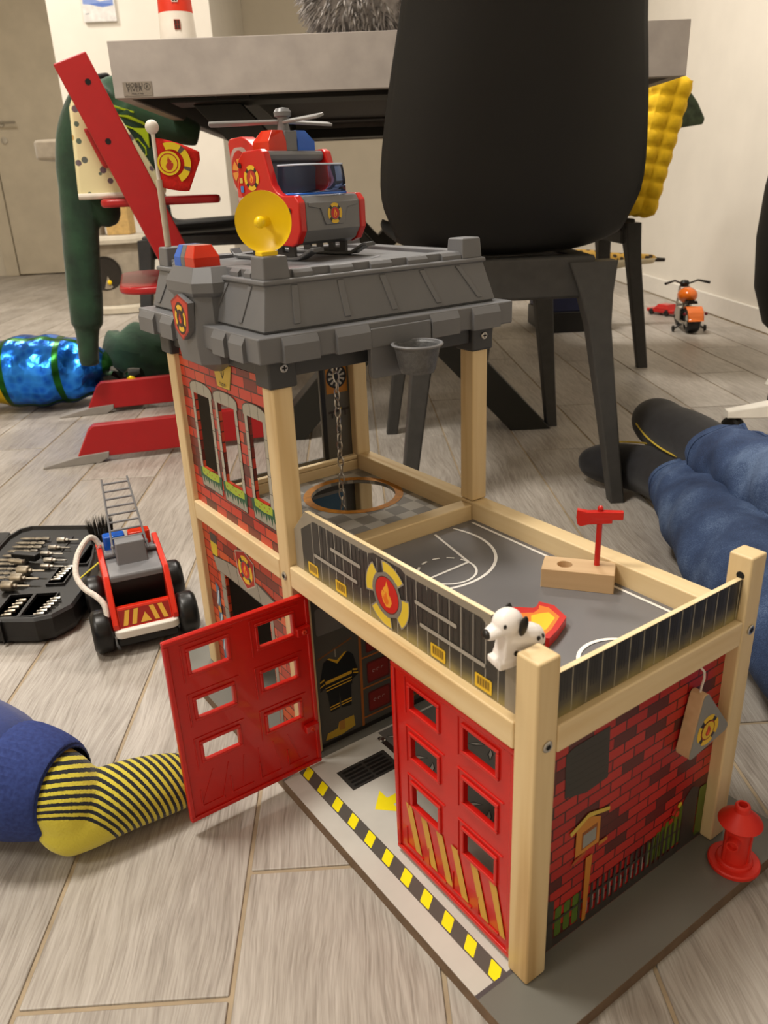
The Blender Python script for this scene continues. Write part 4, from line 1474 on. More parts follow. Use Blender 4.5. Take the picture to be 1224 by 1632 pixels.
it.append((((-.0065, .0030), (.0070, .0030), (.0005, .0150)), '#d5a43c'))
decal('hazard_print', it, (0, -.0720, .0350), EX, tuple(Vv), tuple(Nn), tg)
MB().box(-.0325, .0325, -.0640, -.0100, .0350, .0375).build('load_bed', BLACK, TR)
MB().box(-.0325, .0325, -.0300, .0600, .0375, .0880).build('cab_back', BLACK, TR)
m = MB().prism([(-.0420, .0840), (-.0420, .0910), (-.0400, .0935), (.0300, .1000), (.0300, .0860)], 0, -.0325, .0325)
m.build('roof_plate', GT, TR, bevel=.0016)
m = MB().hexa([(-.0195, -.0180, .0925), (.0195, -.0180, .0925), (.0195, .0100, .0925), (-.0195, .0100, .0925), (-.0180, -.0130, .1235), (.0180, -.0130, .1235), (.0180, .0090, .1235), (-.0180, .0090, .1235)])
m.build('ladder_mount', GT, TR, bevel=.0018)
m = MB()
m.tube([(-.0325, .006, .1020), (.0325, .006, .1020)], .0035, 12)
m.build('cross_bar', GT, TR)
lad = bpy.data.objects.new('ladder', None)
la, lb = Vector((.0210, -.0040, .1160)), Vector((.0165, .0780, .1800))
lm = MB()
for sg in (-1, 1):
    a, b = Vector((sg * la.x, la.y, la.z)), Vector((sg * lb.x, lb.y, lb.z))
    lr = MB()
    lr.tube([a - (b - a) * .10, a, b], [(.0013, .0028), (.0015, .0030), (.0014, .0024)], 8)
    lr.sphere(tuple(a), .0038, 12, 8, sc=(.6, 1, 1))
    if sg < 0:
        lroot = lr.build('ladder', GT, TR)
    else:
        lr.build('rail', GT, lroot)
for i in range(8):
    k = (i + 1.0) / 8.6
    x = la.x + (lb.x - la.x) * k
    p = Vector((0, la.y + (lb.y - la.y) * k, la.z + (lb.z - la.z) * k))
    MB().tube([(-x, p.y, p.z), (x, p.y, p.z)], .0015, 8).build('rung', GT, lroot)
MB().prism(rrect(-.0300, -.0020, .0280, .0460, .003, 2), 2, .0985, .1180).build('beacon', BLUEL, TR, bevel=.002, label='blue beacon')
MB().prism(rrect(.0020, .0300, .0280, .0460, .003, 2), 2, .0985, .1180).build('beacon', REDL, TR, bevel=.002, label='red beacon')
m = MB()
hp = [(-.0350, .0330, .1080), (-.0410, .0340, .1190), (-.0500, .0280, .1200), (-.0640, .0110, .1080), (-.0700, -.0100, .0920), (-.0640, -.0280, .0800), (-.0520, -.0420, .0720), (-.0450, -.0520, .0640), (-.0440, -.0590, .0520), (-.0470, -.0640, .0430), (-.0460, -.0660, .0385)]
cr = []
for i in range(len(hp) - 1):
    p0, p1, p2, p3 = [Vector(hp[max(0, min(len(hp) - 1, i + q))]) for q in (-1, 0, 1, 2)]
    for j in range(5):
        q = j / 5
        cr.append(tuple(.5 * ((2 * p1) + (p2 - p0) * q + (2 * p0 - 5 * p1 + 4 * p2 - p3) * q * q + (3 * p1 - p0 - 3 * p2 + p3) * q ** 3)))
m.tube(cr + [hp[-1]], .0036, 10)
m.build('hose', mat('white_cord_hose', '#ddd5ca', .7, var=.08, vscale=300, bump=.4, bscale=700), TR)
m = MB().tube([(-.0400, -.0640, .0390), (-.0500, -.0660, .0385), (-.0500, -.0560, .0385)], .0022, 8)
m.build('hose_hook', RT, TR)

# ------------------------------------------------------------------ open tool case with its bits
CASE = mat('case_black', '#171615', .42, var=.15, vscale=60, bump=.1, bscale=700)
OUT = [(-.660, .530), (-.520, .519), (-.500, .526), (-.482, .552), (-.480, .600), (-.496, .700), (-.512, .775), (-.524, .812), (-.545, .828), (-.640, .838), (-.655, .828), (-.664, .800)]
ocx, ocy = -.575, .68
TC = thing('tool_case', 'open black plastic tool case full of drill bits on the floor', 'tool case', (ocx, ocy, 0))
loc = [(a - ocx, b - ocy) for a, b in OUT]
ins = lambda k: [(a * (1 - k / .09), b * (1 - k / .155)) for a, b in loc]
m = MB()
R_ = lambda p, z: [(a, b, z) for a, b in p]
m.loft([R_(ins(.006), 0), R_(ins(.001), .006), R_(loc, .012), R_(loc, .034), R_(ins(.003), .0375), R_(ins(.006), .0375), R_(ins(.008), .033)][::1] if True else [], smooth=False)
tb = m.build('case_shell', CASE, TC)
m = MB()
for i in range(10):
    x = -.075 + i * .0145
    pass
for (x0, x1, y0, y1) in ((-.068, -.020, .002, .112), (-.010, .020, .050, .110)):
    m.box(x0, x1, y0, y1, .0325, .0345)
m.build('bit_rack', CASE, TC, bevel=.001)
for (x0, x1, y0, y1, a) in ((.034, .060, -.060, -.004, 0), (-.005, .030, -.150, -.085, 0), (-.060, -.020, -.150, -.090, 0), (.030, .062, -.150, -.085, 0), (.056, .074, .0, .070, 0)):
    q = MB()
    w = .0022
    for b in ((x0, x1, y0, y0 + w), (x0, x1, y1 - w, y1), (x0, x0 + w, y0 + w, y1 - w), (x1 - w, x1, y0 + w, y1 - w)):
        q.box(b[0], b[1], b[2], b[3], .0325, .0365)
    q.box(x0 + w, x1 - w, y0 + w, y1 - w, .0326, .0330)
    q.build('compartment', CASE, TC, bevel=.0006, seg=1)
for i in range(4):
    x = -.062 + i * .024
    MB().box(x, x + .0022, -.1625 + .0012 * i * 0, -.155, .004, .036).build('grip_rib', CASE, TC, bevel=.0006, seg=1)
lid = MB().prism(rrect(-.125, -.0935, -.12, .155, .012, 4), 2, 0, .030)
lid.build('case_lid', CASE, TC, bevel=.003)
STEEL = mat('bit_steel', '#b9b4aa', .28, metal=1, var=.15, vscale=120)
SATIN = mat('socket_steel', '#a79e8e', .42, metal=1, var=.1, vscale=120)


ORD = 'first second third fourth fifth sixth seventh eighth ninth tenth'.split()
COUNT = {}


def along(name, mb, m, p, q, z, label, cat, group, proto, front=False):
    if proto is None:
        o = mb.build(name, m)
    else:
        o = proto.copy()
        COL.objects.link(o)
    k = COUNT.get(group, 0)
    COUNT[group] = k + 1
    tag(o, '%s, %s from the %s' % (label, ORD[k], 'front' if front else 'back'), cat, group)
    o.location = (p[0], p[1], z)
    o.rotation_euler = (0, 0, math.atan2(q[1] - p[1], q[0] - p[0]))
    return o


dbit = MB()
dbit.M = Matrix.Rotation(PI / 2, 4, 'Y')
dbit.lathe([(.0003, 0), (.0012, .002), (.0016, .004), (.0016, .006), (.0022, .0065), (.0022, .024), (.0016, .0245), (.0016, .0265), (.0026, .027), (.0026, .034), (.0018, .0345), (.0018, .0372), (.0028, .038), (.0028, .046), (.0020, .0485)], 8)
L1 = [((-.637, .784), (-.588, .778)), ((-.638, .768), (-.589, .761)), ((-.638, .754), (-.590, .747)), ((-.639, .738), (-.590, .732)), ((-.640, .722), (-.604, .718)), ((-.645, .708), (-.601, .702)), ((-.643, .695), (-.602, .690)), ((-.639, .678), (-.593, .672)), ((-.639, .664), (-.595, .658)), ((-.640, .650), (-.598, .645))]
pr_ = None
for p, q in L1:
    o = along('drill_bit', dbit, STEEL, p, q, .0372, 'slim drill bit in the left rack of the case', 'drill bit', 'drill bits in the left rack of the case', pr_)
    pr_ = pr_ or o
sbit = MB()
sbit.M = Matrix.Rotation(PI / 2, 4, 'Y')
sbit.lathe([(.0003, 0), (.0040, 0), (.0042, .001), (.0042, .012), (.0026, .014), (.0026, .018), (.0013, .019), (.0013, .034), (.0003, .0345)], 12)
pr_ = None
for p, q in [((-.574, .771), (-.542, .767)), ((-.578, .744), (-.545, .739)), ((-.582, .722), (-.546, .717)), ((-.569, .698), (-.547, .695)), ((-.566, .677), (-.550, .675))]:
    o = along('nut_bit', sbit, STEEL, p, q, .0372, 'round-headed driver bit in the right rack of the case', 'driver bit', 'driver bits in the right rack of the case', pr_)
    pr_ = pr_ or o
sock = MB()
sock.M = Matrix.Rotation(PI / 2, 4, 'Y')
sock.lathe([(.0055, .0010), (.0058, 0), (.0072, 0), (.0075, .0008), (.0075, .0150), (.0068, .0160), (.0034, .0162), (.0034, .0200), (.0016, .0210), (.0016, .0390), (.0003, .0395)], 18, caps=False)
pr_ = None
for p, q in [((-.591, .658), (-.552, .653)), ((-.591, .634), (-.552, .629)), ((-.595, .612), (-.555, .607))]:
    o = along('socket_bit', sock, SATIN, p, q, .0412, 'fat socket on a thin shank in the case', 'socket', 'fat sockets in the tool case', pr_)
    pr_ = pr_ or o
mini = MB()
mini.M = Matrix.Rotation(PI / 2, 4, 'Y')
mini.lathe([(.0003, 0), (.0014, .001), (.0016, .004), (.0024, .005), (.0026, .006), (.0026, .014), (.0003, .0145)], 6)
pr_ = None
for i in range(6):
    y = .632 + i * .0078
    o = along('screwdriver_bit', mini, STEEL, (-.538 + i * .0012, y), (-.526 + i * .0012, y + .001), .0365, 'tiny bit in the small middle slot of the case', 'screwdriver bit', 'tiny bits in the small box', pr_, True)
    pr_ = pr_ or o
pr_ = None
for i in range(6):
    y = .534 + i * .0080
    o = along('screwdriver_bit', mini, STEEL, (-.527 + i * .0016, y), (-.512 + i * .0016, y + .001), .0365, 'tiny bit in the right front box of the case', 'screwdriver bit', 'tiny bits in the right front corner', pr_, True)
    pr_ = pr_ or o
pr_ = None
for i in range(5):
    y = .536 + i * .0095
    o = along('screwdriver_bit', mini, SATIN, (-.569 + i * .0012, y), (-.554 + i * .0012, y + .001), .0365, 'tiny bit in the left front box of the case', 'screwdriver bit', 'tiny bits in the front middle box', pr_, True)
    pr_ = pr_ or o
m = MB()
m.box(-.030, .012, -.0065, .0065, -.004, .006)
o = m.build('bit_holder', BLACK, bevel=.0015)
tag(o, 'black plastic bit holder lying across the drill bits', 'bit holder')
o.location = (-.588, .7000, .0425)
o.rotation_euler = (0, 0, math.radians(-18))
m = MB()
m.M = Matrix.Rotation(PI / 2, 4, 'Y')
m.lathe([(.0003, 0), (.0032, .003), (.0046, .008), (.0038, .012), (.0048, .018), (.0040, .024), (.0046, .029), (.0020, .030)], 10)
o = m.build('countersink_bit', STEEL)
tag(o, 'stubby spiral countersink bit beside the black holder', 'drill bit')
o.location = (-.618, .690, .0440)
o.rotation_euler = (0, 0, math.radians(-20))
BC = thing('cup_brush', 'round black bristle cup brush in the back corner of the tool case', 'brush', (-.5060, .7740, .0350), 0)
m = MB().lathe([(.017, 0), (.0185, .004), (.0185, .012), (.0003, .012)], 28)
m.build('cup', BLACK, BC)
m = MB()
for i in range(240):
    a = random.uniform(0, 2 * PI)
    r = math.sqrt(random.uniform(.55, 1)) * .0180
    x, y = r * math.cos(a), r * math.sin(a)
    l = random.uniform(.020, .026)
    k = 1.18
    m.add([(x - .0006, y, .010), (x + .0006, y, .010), (x, y + .0008, .010), (x * k, y * k, .010 + l)], [(0, 1, 3), (1, 2, 3), (2, 0, 3)])
m.build('bristles', mat('dark_bristle', '#1c1814', .6), BC, kind='stuff')
m = MB().tube([(-.4960, .6230, .0385), (-.4780, .6900, .0400), (-.4660, .7300, .0380)], .0011, 6)
tag(m.build('yellow_strap', mat('yellow_cord', '#d8c83c', .6)), 'thin yellow cord across the right edge of the tool case', 'cord')

# ------------------------------------------------------------------ child's leg on the left
t = NT('sweatpants_blue')
nz = t.n('ShaderNodeTexNoise', Vector=t.coords(), Scale=420.0, Detail=2.0)
n2 = t.n('ShaderNodeTexNoise', Vector=t.coords(), Scale=14.0, Detail=3.0)
mx = t.n('ShaderNodeMix', Factor=.35)
t.link(n2.outputs[0], mx.inputs[2])
t.link(nz.outputs[0], mx.inputs[3])
t.link(t.ramp(mx.outputs[0], [(.3, '#1e2e66'), (.7, '#2c4080')]), t.b.inputs['Base Color'])
t.b.inputs['Roughness'].default_value = .9
t.b.inputs['Sheen Weight'].default_value = .25
t.bump(mx.outputs[0], .35, .002)
PANTS = t.m
t = NT('striped_knit')
tc = t.n('ShaderNodeTexCoord')
sb = t.n('ShaderNodeVectorMath', _operation='SUBTRACT', i1=(-.008, -.022, .008))
t.link(tc.outputs['Object'], sb.inputs[0])
ln_ = t.n('ShaderNodeVectorMath', _operation='LENGTH')
t.link(sb.outputs[0], ln_.inputs[0])
nz = t.n('ShaderNodeTexNoise', Vector=tc.outputs['Object'], Scale=500.0)
nm = t.n('ShaderNodeMath', _operation='MULTIPLY_ADD', i1=.0012, i2=-.0006)
t.link(nz.outputs[0], nm.inputs[0])
rs = t.n('ShaderNodeMath', _operation='ADD')
t.link(ln_.outputs['Value'], rs.inputs[0])
t.link(nm.outputs[0], rs.inputs[1])
dv = t.n('ShaderNodeMath', _operation='DIVIDE', i1=.0053)
t.link(rs.outputs[0], dv.inputs[0])
fr = t.n('ShaderNodeMath', _operation='FRACT')
t.link(dv.outputs[0], fr.inputs[0])
gt = t.n('ShaderNodeMath', _operation='GREATER_THAN', i1=.50)
t.link(fr.outputs[0], gt.inputs[0])
g2 = t.n('ShaderNodeMath', _operation='GREATER_THAN', i1=.0500)
t.link(rs.outputs[0], g2.inputs[0])
an = t.n('ShaderNodeMath', _operation='MULTIPLY')
t.link(gt.outputs[0], an.inputs[0])
t.link(g2.outputs[0], an.inputs[1])
mx = t.n('ShaderNodeMix', _data_type='RGBA')
t.link(an.outputs[0], mx.inputs['Factor'])
mx.inputs[6].default_value = lin('#cfc23f')
mx.inputs[7].default_value = lin('#161a24')
t.link(mx.outputs[2], t.b.inputs['Base Color'])
t.b.inputs['Roughness'].default_value = .95
t.b.inputs['Sheen Weight'].default_value = .2
t.bump(nz.outputs[0], .5, .0012)
SOCKM = t.m
CH_ = thing('person', 'child seated on the floor in blue sweatpants and yellow and black striped sock', 'person', (-.372, .158, 0), math.radians(29))


def limb(mb, pts, n=18, sc=(1, 1)):
    """loft of ellipses through (x,y,z,r) joints; r may be (side, up)"""
    mb.tube([p[:3] for p in pts], [((p[3], p[3]) if not isinstance(p[3], tuple) else p[3]) for p in pts], n)


def spline(P, n=5):
    out = []
    for i in range(len(P) - 1):
        q = [P[max(0, min(len(P) - 1, i + k))] for k in (-1, 0, 1, 2)]
        for j in range(n):
            s_ = j / n
            row = []
            for d in range(len(P[0])):
                a = [(v[d] if not isinstance(v[d], tuple) else v[d]) for v in q]
                f = lambda p0, p1, p2, p3: .5 * (2 * p1 + (p2 - p0) * s_ + (2 * p0 - 5 * p1 + 4 * p2 - p3) * s_ ** 2 + (3 * p1 - p0 - 3 * p2 + p3) * s_ ** 3)
                row.append(f(*a))
            out.append(tuple(row))
    out.append(P[-1])
    return out


m = MB()
limb(m, spline([(-.010, .002, .022, .014), (-.002, .002, .026, .025), (.022, .003, .033, .0315), (.055, .004, .034, .0310), (.090, .004, .030, .0285), (.118, .002, .025, .0235), (.140, .0, .019, .0165), (.150, 0, .016, .009)]))
limb(m, spline([(.010, .000, .030, .026), (.012, .006, .046, .0340), (.002, .022, .058, .0370), (-.030, .055, .064, .0380)]))
blob(m, 'sock', SOCKM, CH_, .0025, 8)
m = MB()
pl_ = [(-.018, .041, .0615, .0410), (-.028, .051, .064, .0520), (-.050, .075, .070, .0590), (-.085, .108, .080, .0640), (-.135, .152, .094, .0680), (-.200, .205, .110, .0720), (-.270, .262, .120, .0760), (-.315, .298, .122, .0600), (-.330, .310, .122, .0250)]
limb(m, spline(pl_))
po = blob(m, 'trouser_leg', PANTS, CH_, .004, 4)
m = MB()
cp_ = spline([(.014, .012, .0560, .0385), (.010, .016, .0565, .0425), (-.004, .029, .0600, .0480), (-.018, .042, .0625, .0505), (-.026, .050, .0635, .0480)], 4)
n_ = 90
rings = []
for i, q in enumerate(cp_):
    dv_ = (Vector(cp_[min(i + 1, len(cp_) - 1)][:3]) - Vector(cp_[max(i - 1, 0)][:3])).normalized()
    xx = dv_.cross(Vector((0, 0, 1))).normalized()
    yy = xx.cross(dv_)
    rings.append([tuple(Vector(q[:3]) + (xx * math.cos(2 * PI * j / n_) + yy * math.sin(2 * PI * j / n_)) * (q[3] * (1.0 if j % 2 else .985))) for j in range(n_)][::-1])
m.loft(rings, caps=False)
m.loft([[tuple(Vector(cp_[0][:3]) + (Vector(p) - Vector(cp_[0][:3])) * k) for p in rings[0]] for k in (1, .96)], caps=False)
t = NT('ribbed_cuff')
n2 = t.n('ShaderNodeTexNoise', Vector=t.coords(), Scale=300.0)
t.link(t.ramp(n2.outputs[0], [(.3, '#1d2d66'), (.7, '#2a3d7c')]), t.b.inputs['Base Color'])
t.b.inputs['Roughness'].default_value = .9
t.bump(n2.outputs[0], .3, .001)
m.build('trouser_cuff', t.m, CH_)
# the hand beside the knee
SKIN = mat('skin', '#c98f74', .5, var=.05, vscale=60, bump=.08, bscale=500)
m = MB()
limb(m, spline([(-.075, .235, .060, .0200), (-.050, .228, .058, .0220), (-.028, .222, .052, .0235), (-.006, .216, .042, .0200)]))
for k, (l, a) in enumerate(((.036, -.30), (.042, -.1), (.040, .08), (.032, .28))):
    bx, by = -.006, .201 + k * .0100
    limb(m, [(bx - .01, by, .040, .0068), (bx + l * .45, by + a * .02, .036, .0066), (bx + l * .8, by + a * .03, .024, .0060), (bx + l, by + a * .03, .012, .0048)], 10)
limb(m, [(-.040, .208, .048, .0085), (-.022, .190, .040, .0078), (-.004, .180, .028, .0066), (.006, .178, .020, .005)], 10)
ho_ = blob(m, 'hand', SKIN, CH_, .0018, 4)
ho_.matrix_local = Matrix.Translation((-.0560, .0420, 0)) @ Matrix.Rotation(0, 4, 'Z')

# ------------------------------------------------------------------ adult legs on the right
t = NT('denim')
co = t.coords()
nz = t.n('ShaderNodeTexNoise', Vector=co, Scale=700.0, Detail=2.0)
n2 = t.n('ShaderNodeTexNoise', Vector=co, Scale=9.0, Detail=5.0, Roughness=.6)
n3 = t.n('ShaderNodeTexNoise', Vector=t.coords((60, 6, 6)), Scale=2.0, Detail=2.0)
m1 = t.n('ShaderNodeMix', Factor=.3)
t.link(n2.outputs[0], m1.inputs[2])
t.link(nz.outputs[0], m1.inputs[3])
t.link(t.ramp(m1.outputs[0], [(.36, '#1c2d4e'), (.5, '#34496f'), (.64, '#667c9f')]), t.b.inputs['Base Color'])
t.b.inputs['Roughness'].default_value = .85
m2 = t.n('ShaderNodeMix', Factor=.6)
t.link(n2.outputs[0], m2.inputs[2])
t.link(nz.outputs[0], m2.inputs[3])
t.bump(m2.outputs[0], .5, .003)
DENIM = t.m
SOCKB = mat('black_sock', '#17171b', .95, var=.15, vscale=60, bump=.25, bscale=900, sheen=.15)
AD = thing('person', 'adult in blue jeans and black socks lying beside the fire station', 'person', (.42, .78, 0))
W2 = lambda p: (p[0] - .42, p[1] - .78, p[2]) + tuple(p[3:])


def jeans(pts, folds, name='jeans_leg'):
    m = MB()
    sp = spline([W2(p) for p in pts], 7)
    n = 40
    path = [p[:3] for p in sp]
    rings = []
    up = Vector((0, 0, 1))
    for i, p in enumerate(path):
        d = (Vector(path[min(i + 1, len(path) - 1)]) - Vector(path[max(i - 1, 0)])).normalized()
        x = d.cross(Vector((0, 0, 1))).normalized()
        y = x.cross(d)
        r = sp[i][3]
        ring = []
        for j in range(n):
            a = 2 * PI * j / n
            w = 1 + folds * (.035 * math.sin(3 * a + i * .55) + .03 * math.sin(i * 1.25 + 2 * a) * (1 if i > 2 else .3) + .018 * math.sin(5 * a - i * .9))
            ring.append(tuple(Vector(p) + x * r * w * math.cos(a) + y * r * w * .93 * math.sin(a)))
        rings.append(ring[::-1])
    m.loft(rings)
    o = m.build(name, DENIM, AD, subsurf=1)
    sm_ = MB()
    jj = n - 14
    sm_.tube([tuple(Vector(rings[k][jj]) + (Vector(rings[k][jj]) - Vector(path[k])).normalized() * (.0006 + .0010 * (k % 2))) for k in range(2, len(path))], .0030, 6)
    sm_.build('side_seam', DENIM, o)
    hm = MB()
    hr = [[tuple(Vector(path[k]) + (Vector(q) - Vector(path[k])) * f) for q in rings[k]] for k, f in ((0, .985), (0, 1.035), (1, 1.03), (2, 1.02), (2, .985))]
    hm.loft(hr, caps=False)
    hm.build('hem', DENIM, o)
    return o


jeans([(.4250, .8150, .0540, .0500), (.4200, .7750, .0560, .0540), (.4060, .7000, .0600, .0590), (.3900, .6000, .0660, .0640), (.3720, .4800, .0720, .0690), (.3600, .3300, .0780, .0720), (.3700, .1500, .0850, .0760), (.4400, -.0500, .0950, .0820), (.5200, -.3500, .1080, .0920), (.6000, -.6200, .1140, .0980), (.6150, -.6900, .1140, .0700), (.6200, -.7100, .1140, .0200)], 1)
jeans([(.4630, .7800, .1180, .0520), (.4680, .7350, .1180, .0560), (.4780, .6500, .1240, .0640), (.4760, .5500, .1320, .0690), (.4820, .4200, .1400, .0740), (.5150, .2500, .1450, .0800), (.5900, .0600, .1400, .0880), (.6700, -.2500, .1360, .0950), (.7400, -.5800, .1280, .0980), (.7550, -.6500, .1260, .0700), (.7600, -.6700, .1260, .0200)], 1.5)


def foot(pts, wid, line):
    m = MB()
    limb(m, spline([W2(p) for p in pts], 5), 20)
    o = blob(m, 'sock', SOCKB, AD, .004, 8)
    l = MB()
    l.tube([W2(p) for p in spline(line, 4)], .0016, 6)
    l.build('toe_seam', mat('yellow_thread', '#c8ad3e', .8), o)
    return o


foot([(.3180, 1.0120, .0340, .0140), (.3270, 1.0030, .0370, .0270), (.3520, .9820, .0410, .0370), (.3840, .9500, .0440, .0410), (.4120, .9080, .0470, .0440), (.4240, .8500, .0500, .0450), (.4270, .7900, .0550, .0430)], 1, [(.3640, .9960, .0760), (.3920, .9700, .0830), (.4220, .9320, .0880), (.4400, .8850, .0900)])
foot([(.4460, 1.0560, .1000, .0160), (.4480, 1.0450, .1040, .0320), (.4500, 1.0050, .1080, .0440), (.4520, .9500, .1080, .0460), (.4580, .8900, .1120, .0470), (.4620, .8200, .1160, .0450), (.4650, .7500, .1180, .0430)], 1, [(.4050, .9860, .1120), (.4070, .9300, .1020), (.4130, .8700, .0990), (.4230, .8200, .1000)])
# ------------------------------------------------------------------ dining table
CONC = mat('concrete_laminate', '#a49c96', .6, var=.05, vscale=26, bump=.06, bscale=250)
TBLK = mat('black_powder_coat', '#16150f', .5, var=.04)
TBRN = mat('dark_brown_board', '#2c211b', .6, var=.05)
TX0, TX1, TY0, TY1, TZ0, TZ1 = -.4865, .5150, 1.185, 2.90, .6850, .7720
TB = thing('dining_table', 'grey concrete look dining table with black crossed legs', 'table', ((TX0 + TX1) / 2, 2.04, 0))
tcx, tcy = (TX0 + TX1) / 2, 2.04
a, b, c, d_ = TX0 - tcx, TX1 - tcx, TY0 - tcy, TY1 - tcy
MB().box(a + .0221, b - .0221, c + .0221, d_ - .0221, TZ1 - .022, TZ1 - .0002).build('tabletop', CONC, TB)
w = .022
for q in ((a, b, c, c + w), (a, b, d_ - w, d_), (a, a + w, c + w, d_ - w), (b - w, b, c + w, d_ - w)):
    MB().box(q[0], q[1], q[2], q[3], TZ0, TZ1).build('apron', CONC, TB, bevel=.0010)
MB().box(a + w, a + w + .004, c + w + .001, d_ - w - .001, TZ0 + .002, TZ1 - .023).build('inner_lining', TBRN, TB)
MB().box(a + w + .005, b - w, c + w + .001, d_ - w - .001, TZ1 - .030, TZ1 - .0222).build('underside_board', TBRN, TB)
for x in (-.34, .30):
    MB().box(x, x + .06, c + w + .002, d_ - w - .002, TZ0 + .004, TZ1 - .031).build('runner', TBLK, TB, bevel=.002)
for y in (1.30, 2.68):
    MB().box(a + w + .05, b - w - .05, y - tcy, y - tcy + .10, TZ0 + .0, TZ0 + .03).build('cross_member', TBLK, TB, bevel=.002)
for y in (1.345, 2.70):
    for sg in (1, -1):
        xa, xb = (.295, -.335) if sg > 0 else (-.265, .365)
        hw_ = .046
        m = MB()
        yy = y - tcy + (0 if sg > 0 else .0125)
        m.hexa([(xa - hw_ - tcx, yy, 0), (xa + hw_ - tcx, yy, 0), (xa + hw_ - tcx, yy + .10, 0), (xa - hw_ - tcx, yy + .10, 0),
                (xb - hw_ - tcx, yy, TZ0), (xb + hw_ - tcx, yy, TZ0), (xb + hw_ - tcx, yy + .10, TZ0), (xb - hw_ - tcx, yy + .10, TZ0)])
        m.build('leg', TBLK, TB, bevel=.002)
pz = MB().box(-.4700 - tcx, -.4205 - tcx, c - .0012, c, .6880, .7095).build('name_plate', mat('plate_steel', '#8d867f', .35, metal=.8, var=.05, vscale=300), TB)
PB = ink('#2a2624')
lettering('MOBILI', .0092, (-.4500 - tcx, c - .0012, .7015), EX, EZ, NY, PB, pz)
lettering('FIVER', .0108, (-.4500 - tcx, c - .0012, .6945), EX, EZ, NY, PB, pz)
lettering('Made in Italy', .0040, (-.4460 - tcx, c - .0012, .6900), EX, EZ, NY, PB, pz)
lettering('R', .0085, (-.4285 - tcx, c - .0012, .6985), EX, EZ, NY, PB, pz)
decal('trade_mark_ring', [(ringseg((-.4285 - tcx, .7015), .0047, .0055, 0, 359, 28), '#2a2624')], (0, c - .0012, 0), EX, EZ, NY, pz)

# ------------------------------------------------------------------ black shell chairs
SHELL = mat('chair_shell_black', '#0c0b09', .6, var=.04, vscale=50, bump=.12, bscale=1500)
CLEG = mat('chair_leg_charcoal', '#3b3a38', .55, var=.06, vscale=60, bump=.08, bscale=1500)


def shell_chair(loc, rz, label):
    t = thing('dining_chair', label, 'chair', loc, rz, 'black shell chairs round the table')
    prof = [(-.335, .865, .120), (-.333, .855, .150), (-.327, .830, .163), (-.305, .755, .168), (-.282, .670, .188), (-.263, .600, .201), (-.247, .536, .210), (-.235, .488, .210), (-.217, .450, .200), (-.188, .424, .186), (-.140, .415, .184), (-.07, .420, .190), (.02, .421, .196), (.10, .426, .200), (.165, .434, .200), (.205, .436, .196), (.226, .428, .188), (.235, .415, .172)]
    n = 16
    rows = []
    for i, (y, z, hw) in enumerate(prof):
        p0, p1 = prof[max(i - 1, 0)], prof[min(i + 1, len(prof) - 1)]
        tv = Vector((0, p1[0] - p0[0], p1[1] - p0[1])).normalized()
        nv = Vector((0, -tv.z, tv.y))
        if nv.y < 0 and i < 8:
            nv = -nv
        if i >= 8 and nv.z < 0:
            nv = -nv
        depth = .055 if i < 9 else .030
        if i < 3:
            depth = .045
        row = []
        for j in range(n + 1):
            u = -1 + 2 * j / n
            row.append(tuple(Vector((hw * u * (1 - .04 * abs(u) ** 6), y, z)) + nv * depth * abs(u) ** 2.6))
        rows.append(row)
    m = MB()
    m.loft(rows, caps=False, closed=False)
    o = m.build('shell', SHELL, t, subsurf=1, angle=80)
    o.modifiers.new('solid', 'SOLIDIFY').thickness = .008
    o.modifiers[-1].offset = -1
    f = MB()
    f.box(-.135, .135, -.207, -.167, .345, .412)
    f.build('seat_frame', CLEG, t, bevel=.006)
    MB().box(-.135, .135, .150, .190, .372, .416).build('seat_frame', CLEG, t, bevel=.006)
    for sx in (-1, 1):
        MB().box(min(sx * .100, sx * .140), max(sx * .100, sx * .140), -.163, .148, .378, .410).build('side_rail', CLEG, t, bevel=.004)
        for (yt, yb) in ((-.192, -.240), (.178, .238)):
            m = MB()
            rg = []
            for k in range(9):
                q = k / 8
                x = sx * (.184 + (.130 - .184) * q)
                y = yb + (yt - yb) * q
                wx, wy = .0125 + .0105 * q ** 1.6, .0150 + .0060 * q
                if k == 8:
                    wx = .040
                if k == 7:
                    wx = .0270
                rg.append([(x - wx, y - wy, .402 * q), (x + wx, y - wy, .402 * q), (x + wx, y + wy, .402 * q), (x - wx, y + wy, .402 * q)])
            m.loft(rg, smooth=False)
            m.build('leg', CLEG, t, bevel=.004, angle=30)
    return t


shell_chair((.164, 1.141, 0), 0, 'black shell dining chair with its back to the viewer at the near table end')
shell_chair((.507, 2.100, 0), math.radians(90), 'black shell dining chair on the right of the table behind the nearest chair')
shell_chair((-.511, 2.307, 0), math.radians(-90), 'black shell dining chair at the left of the table behind the red high chair')

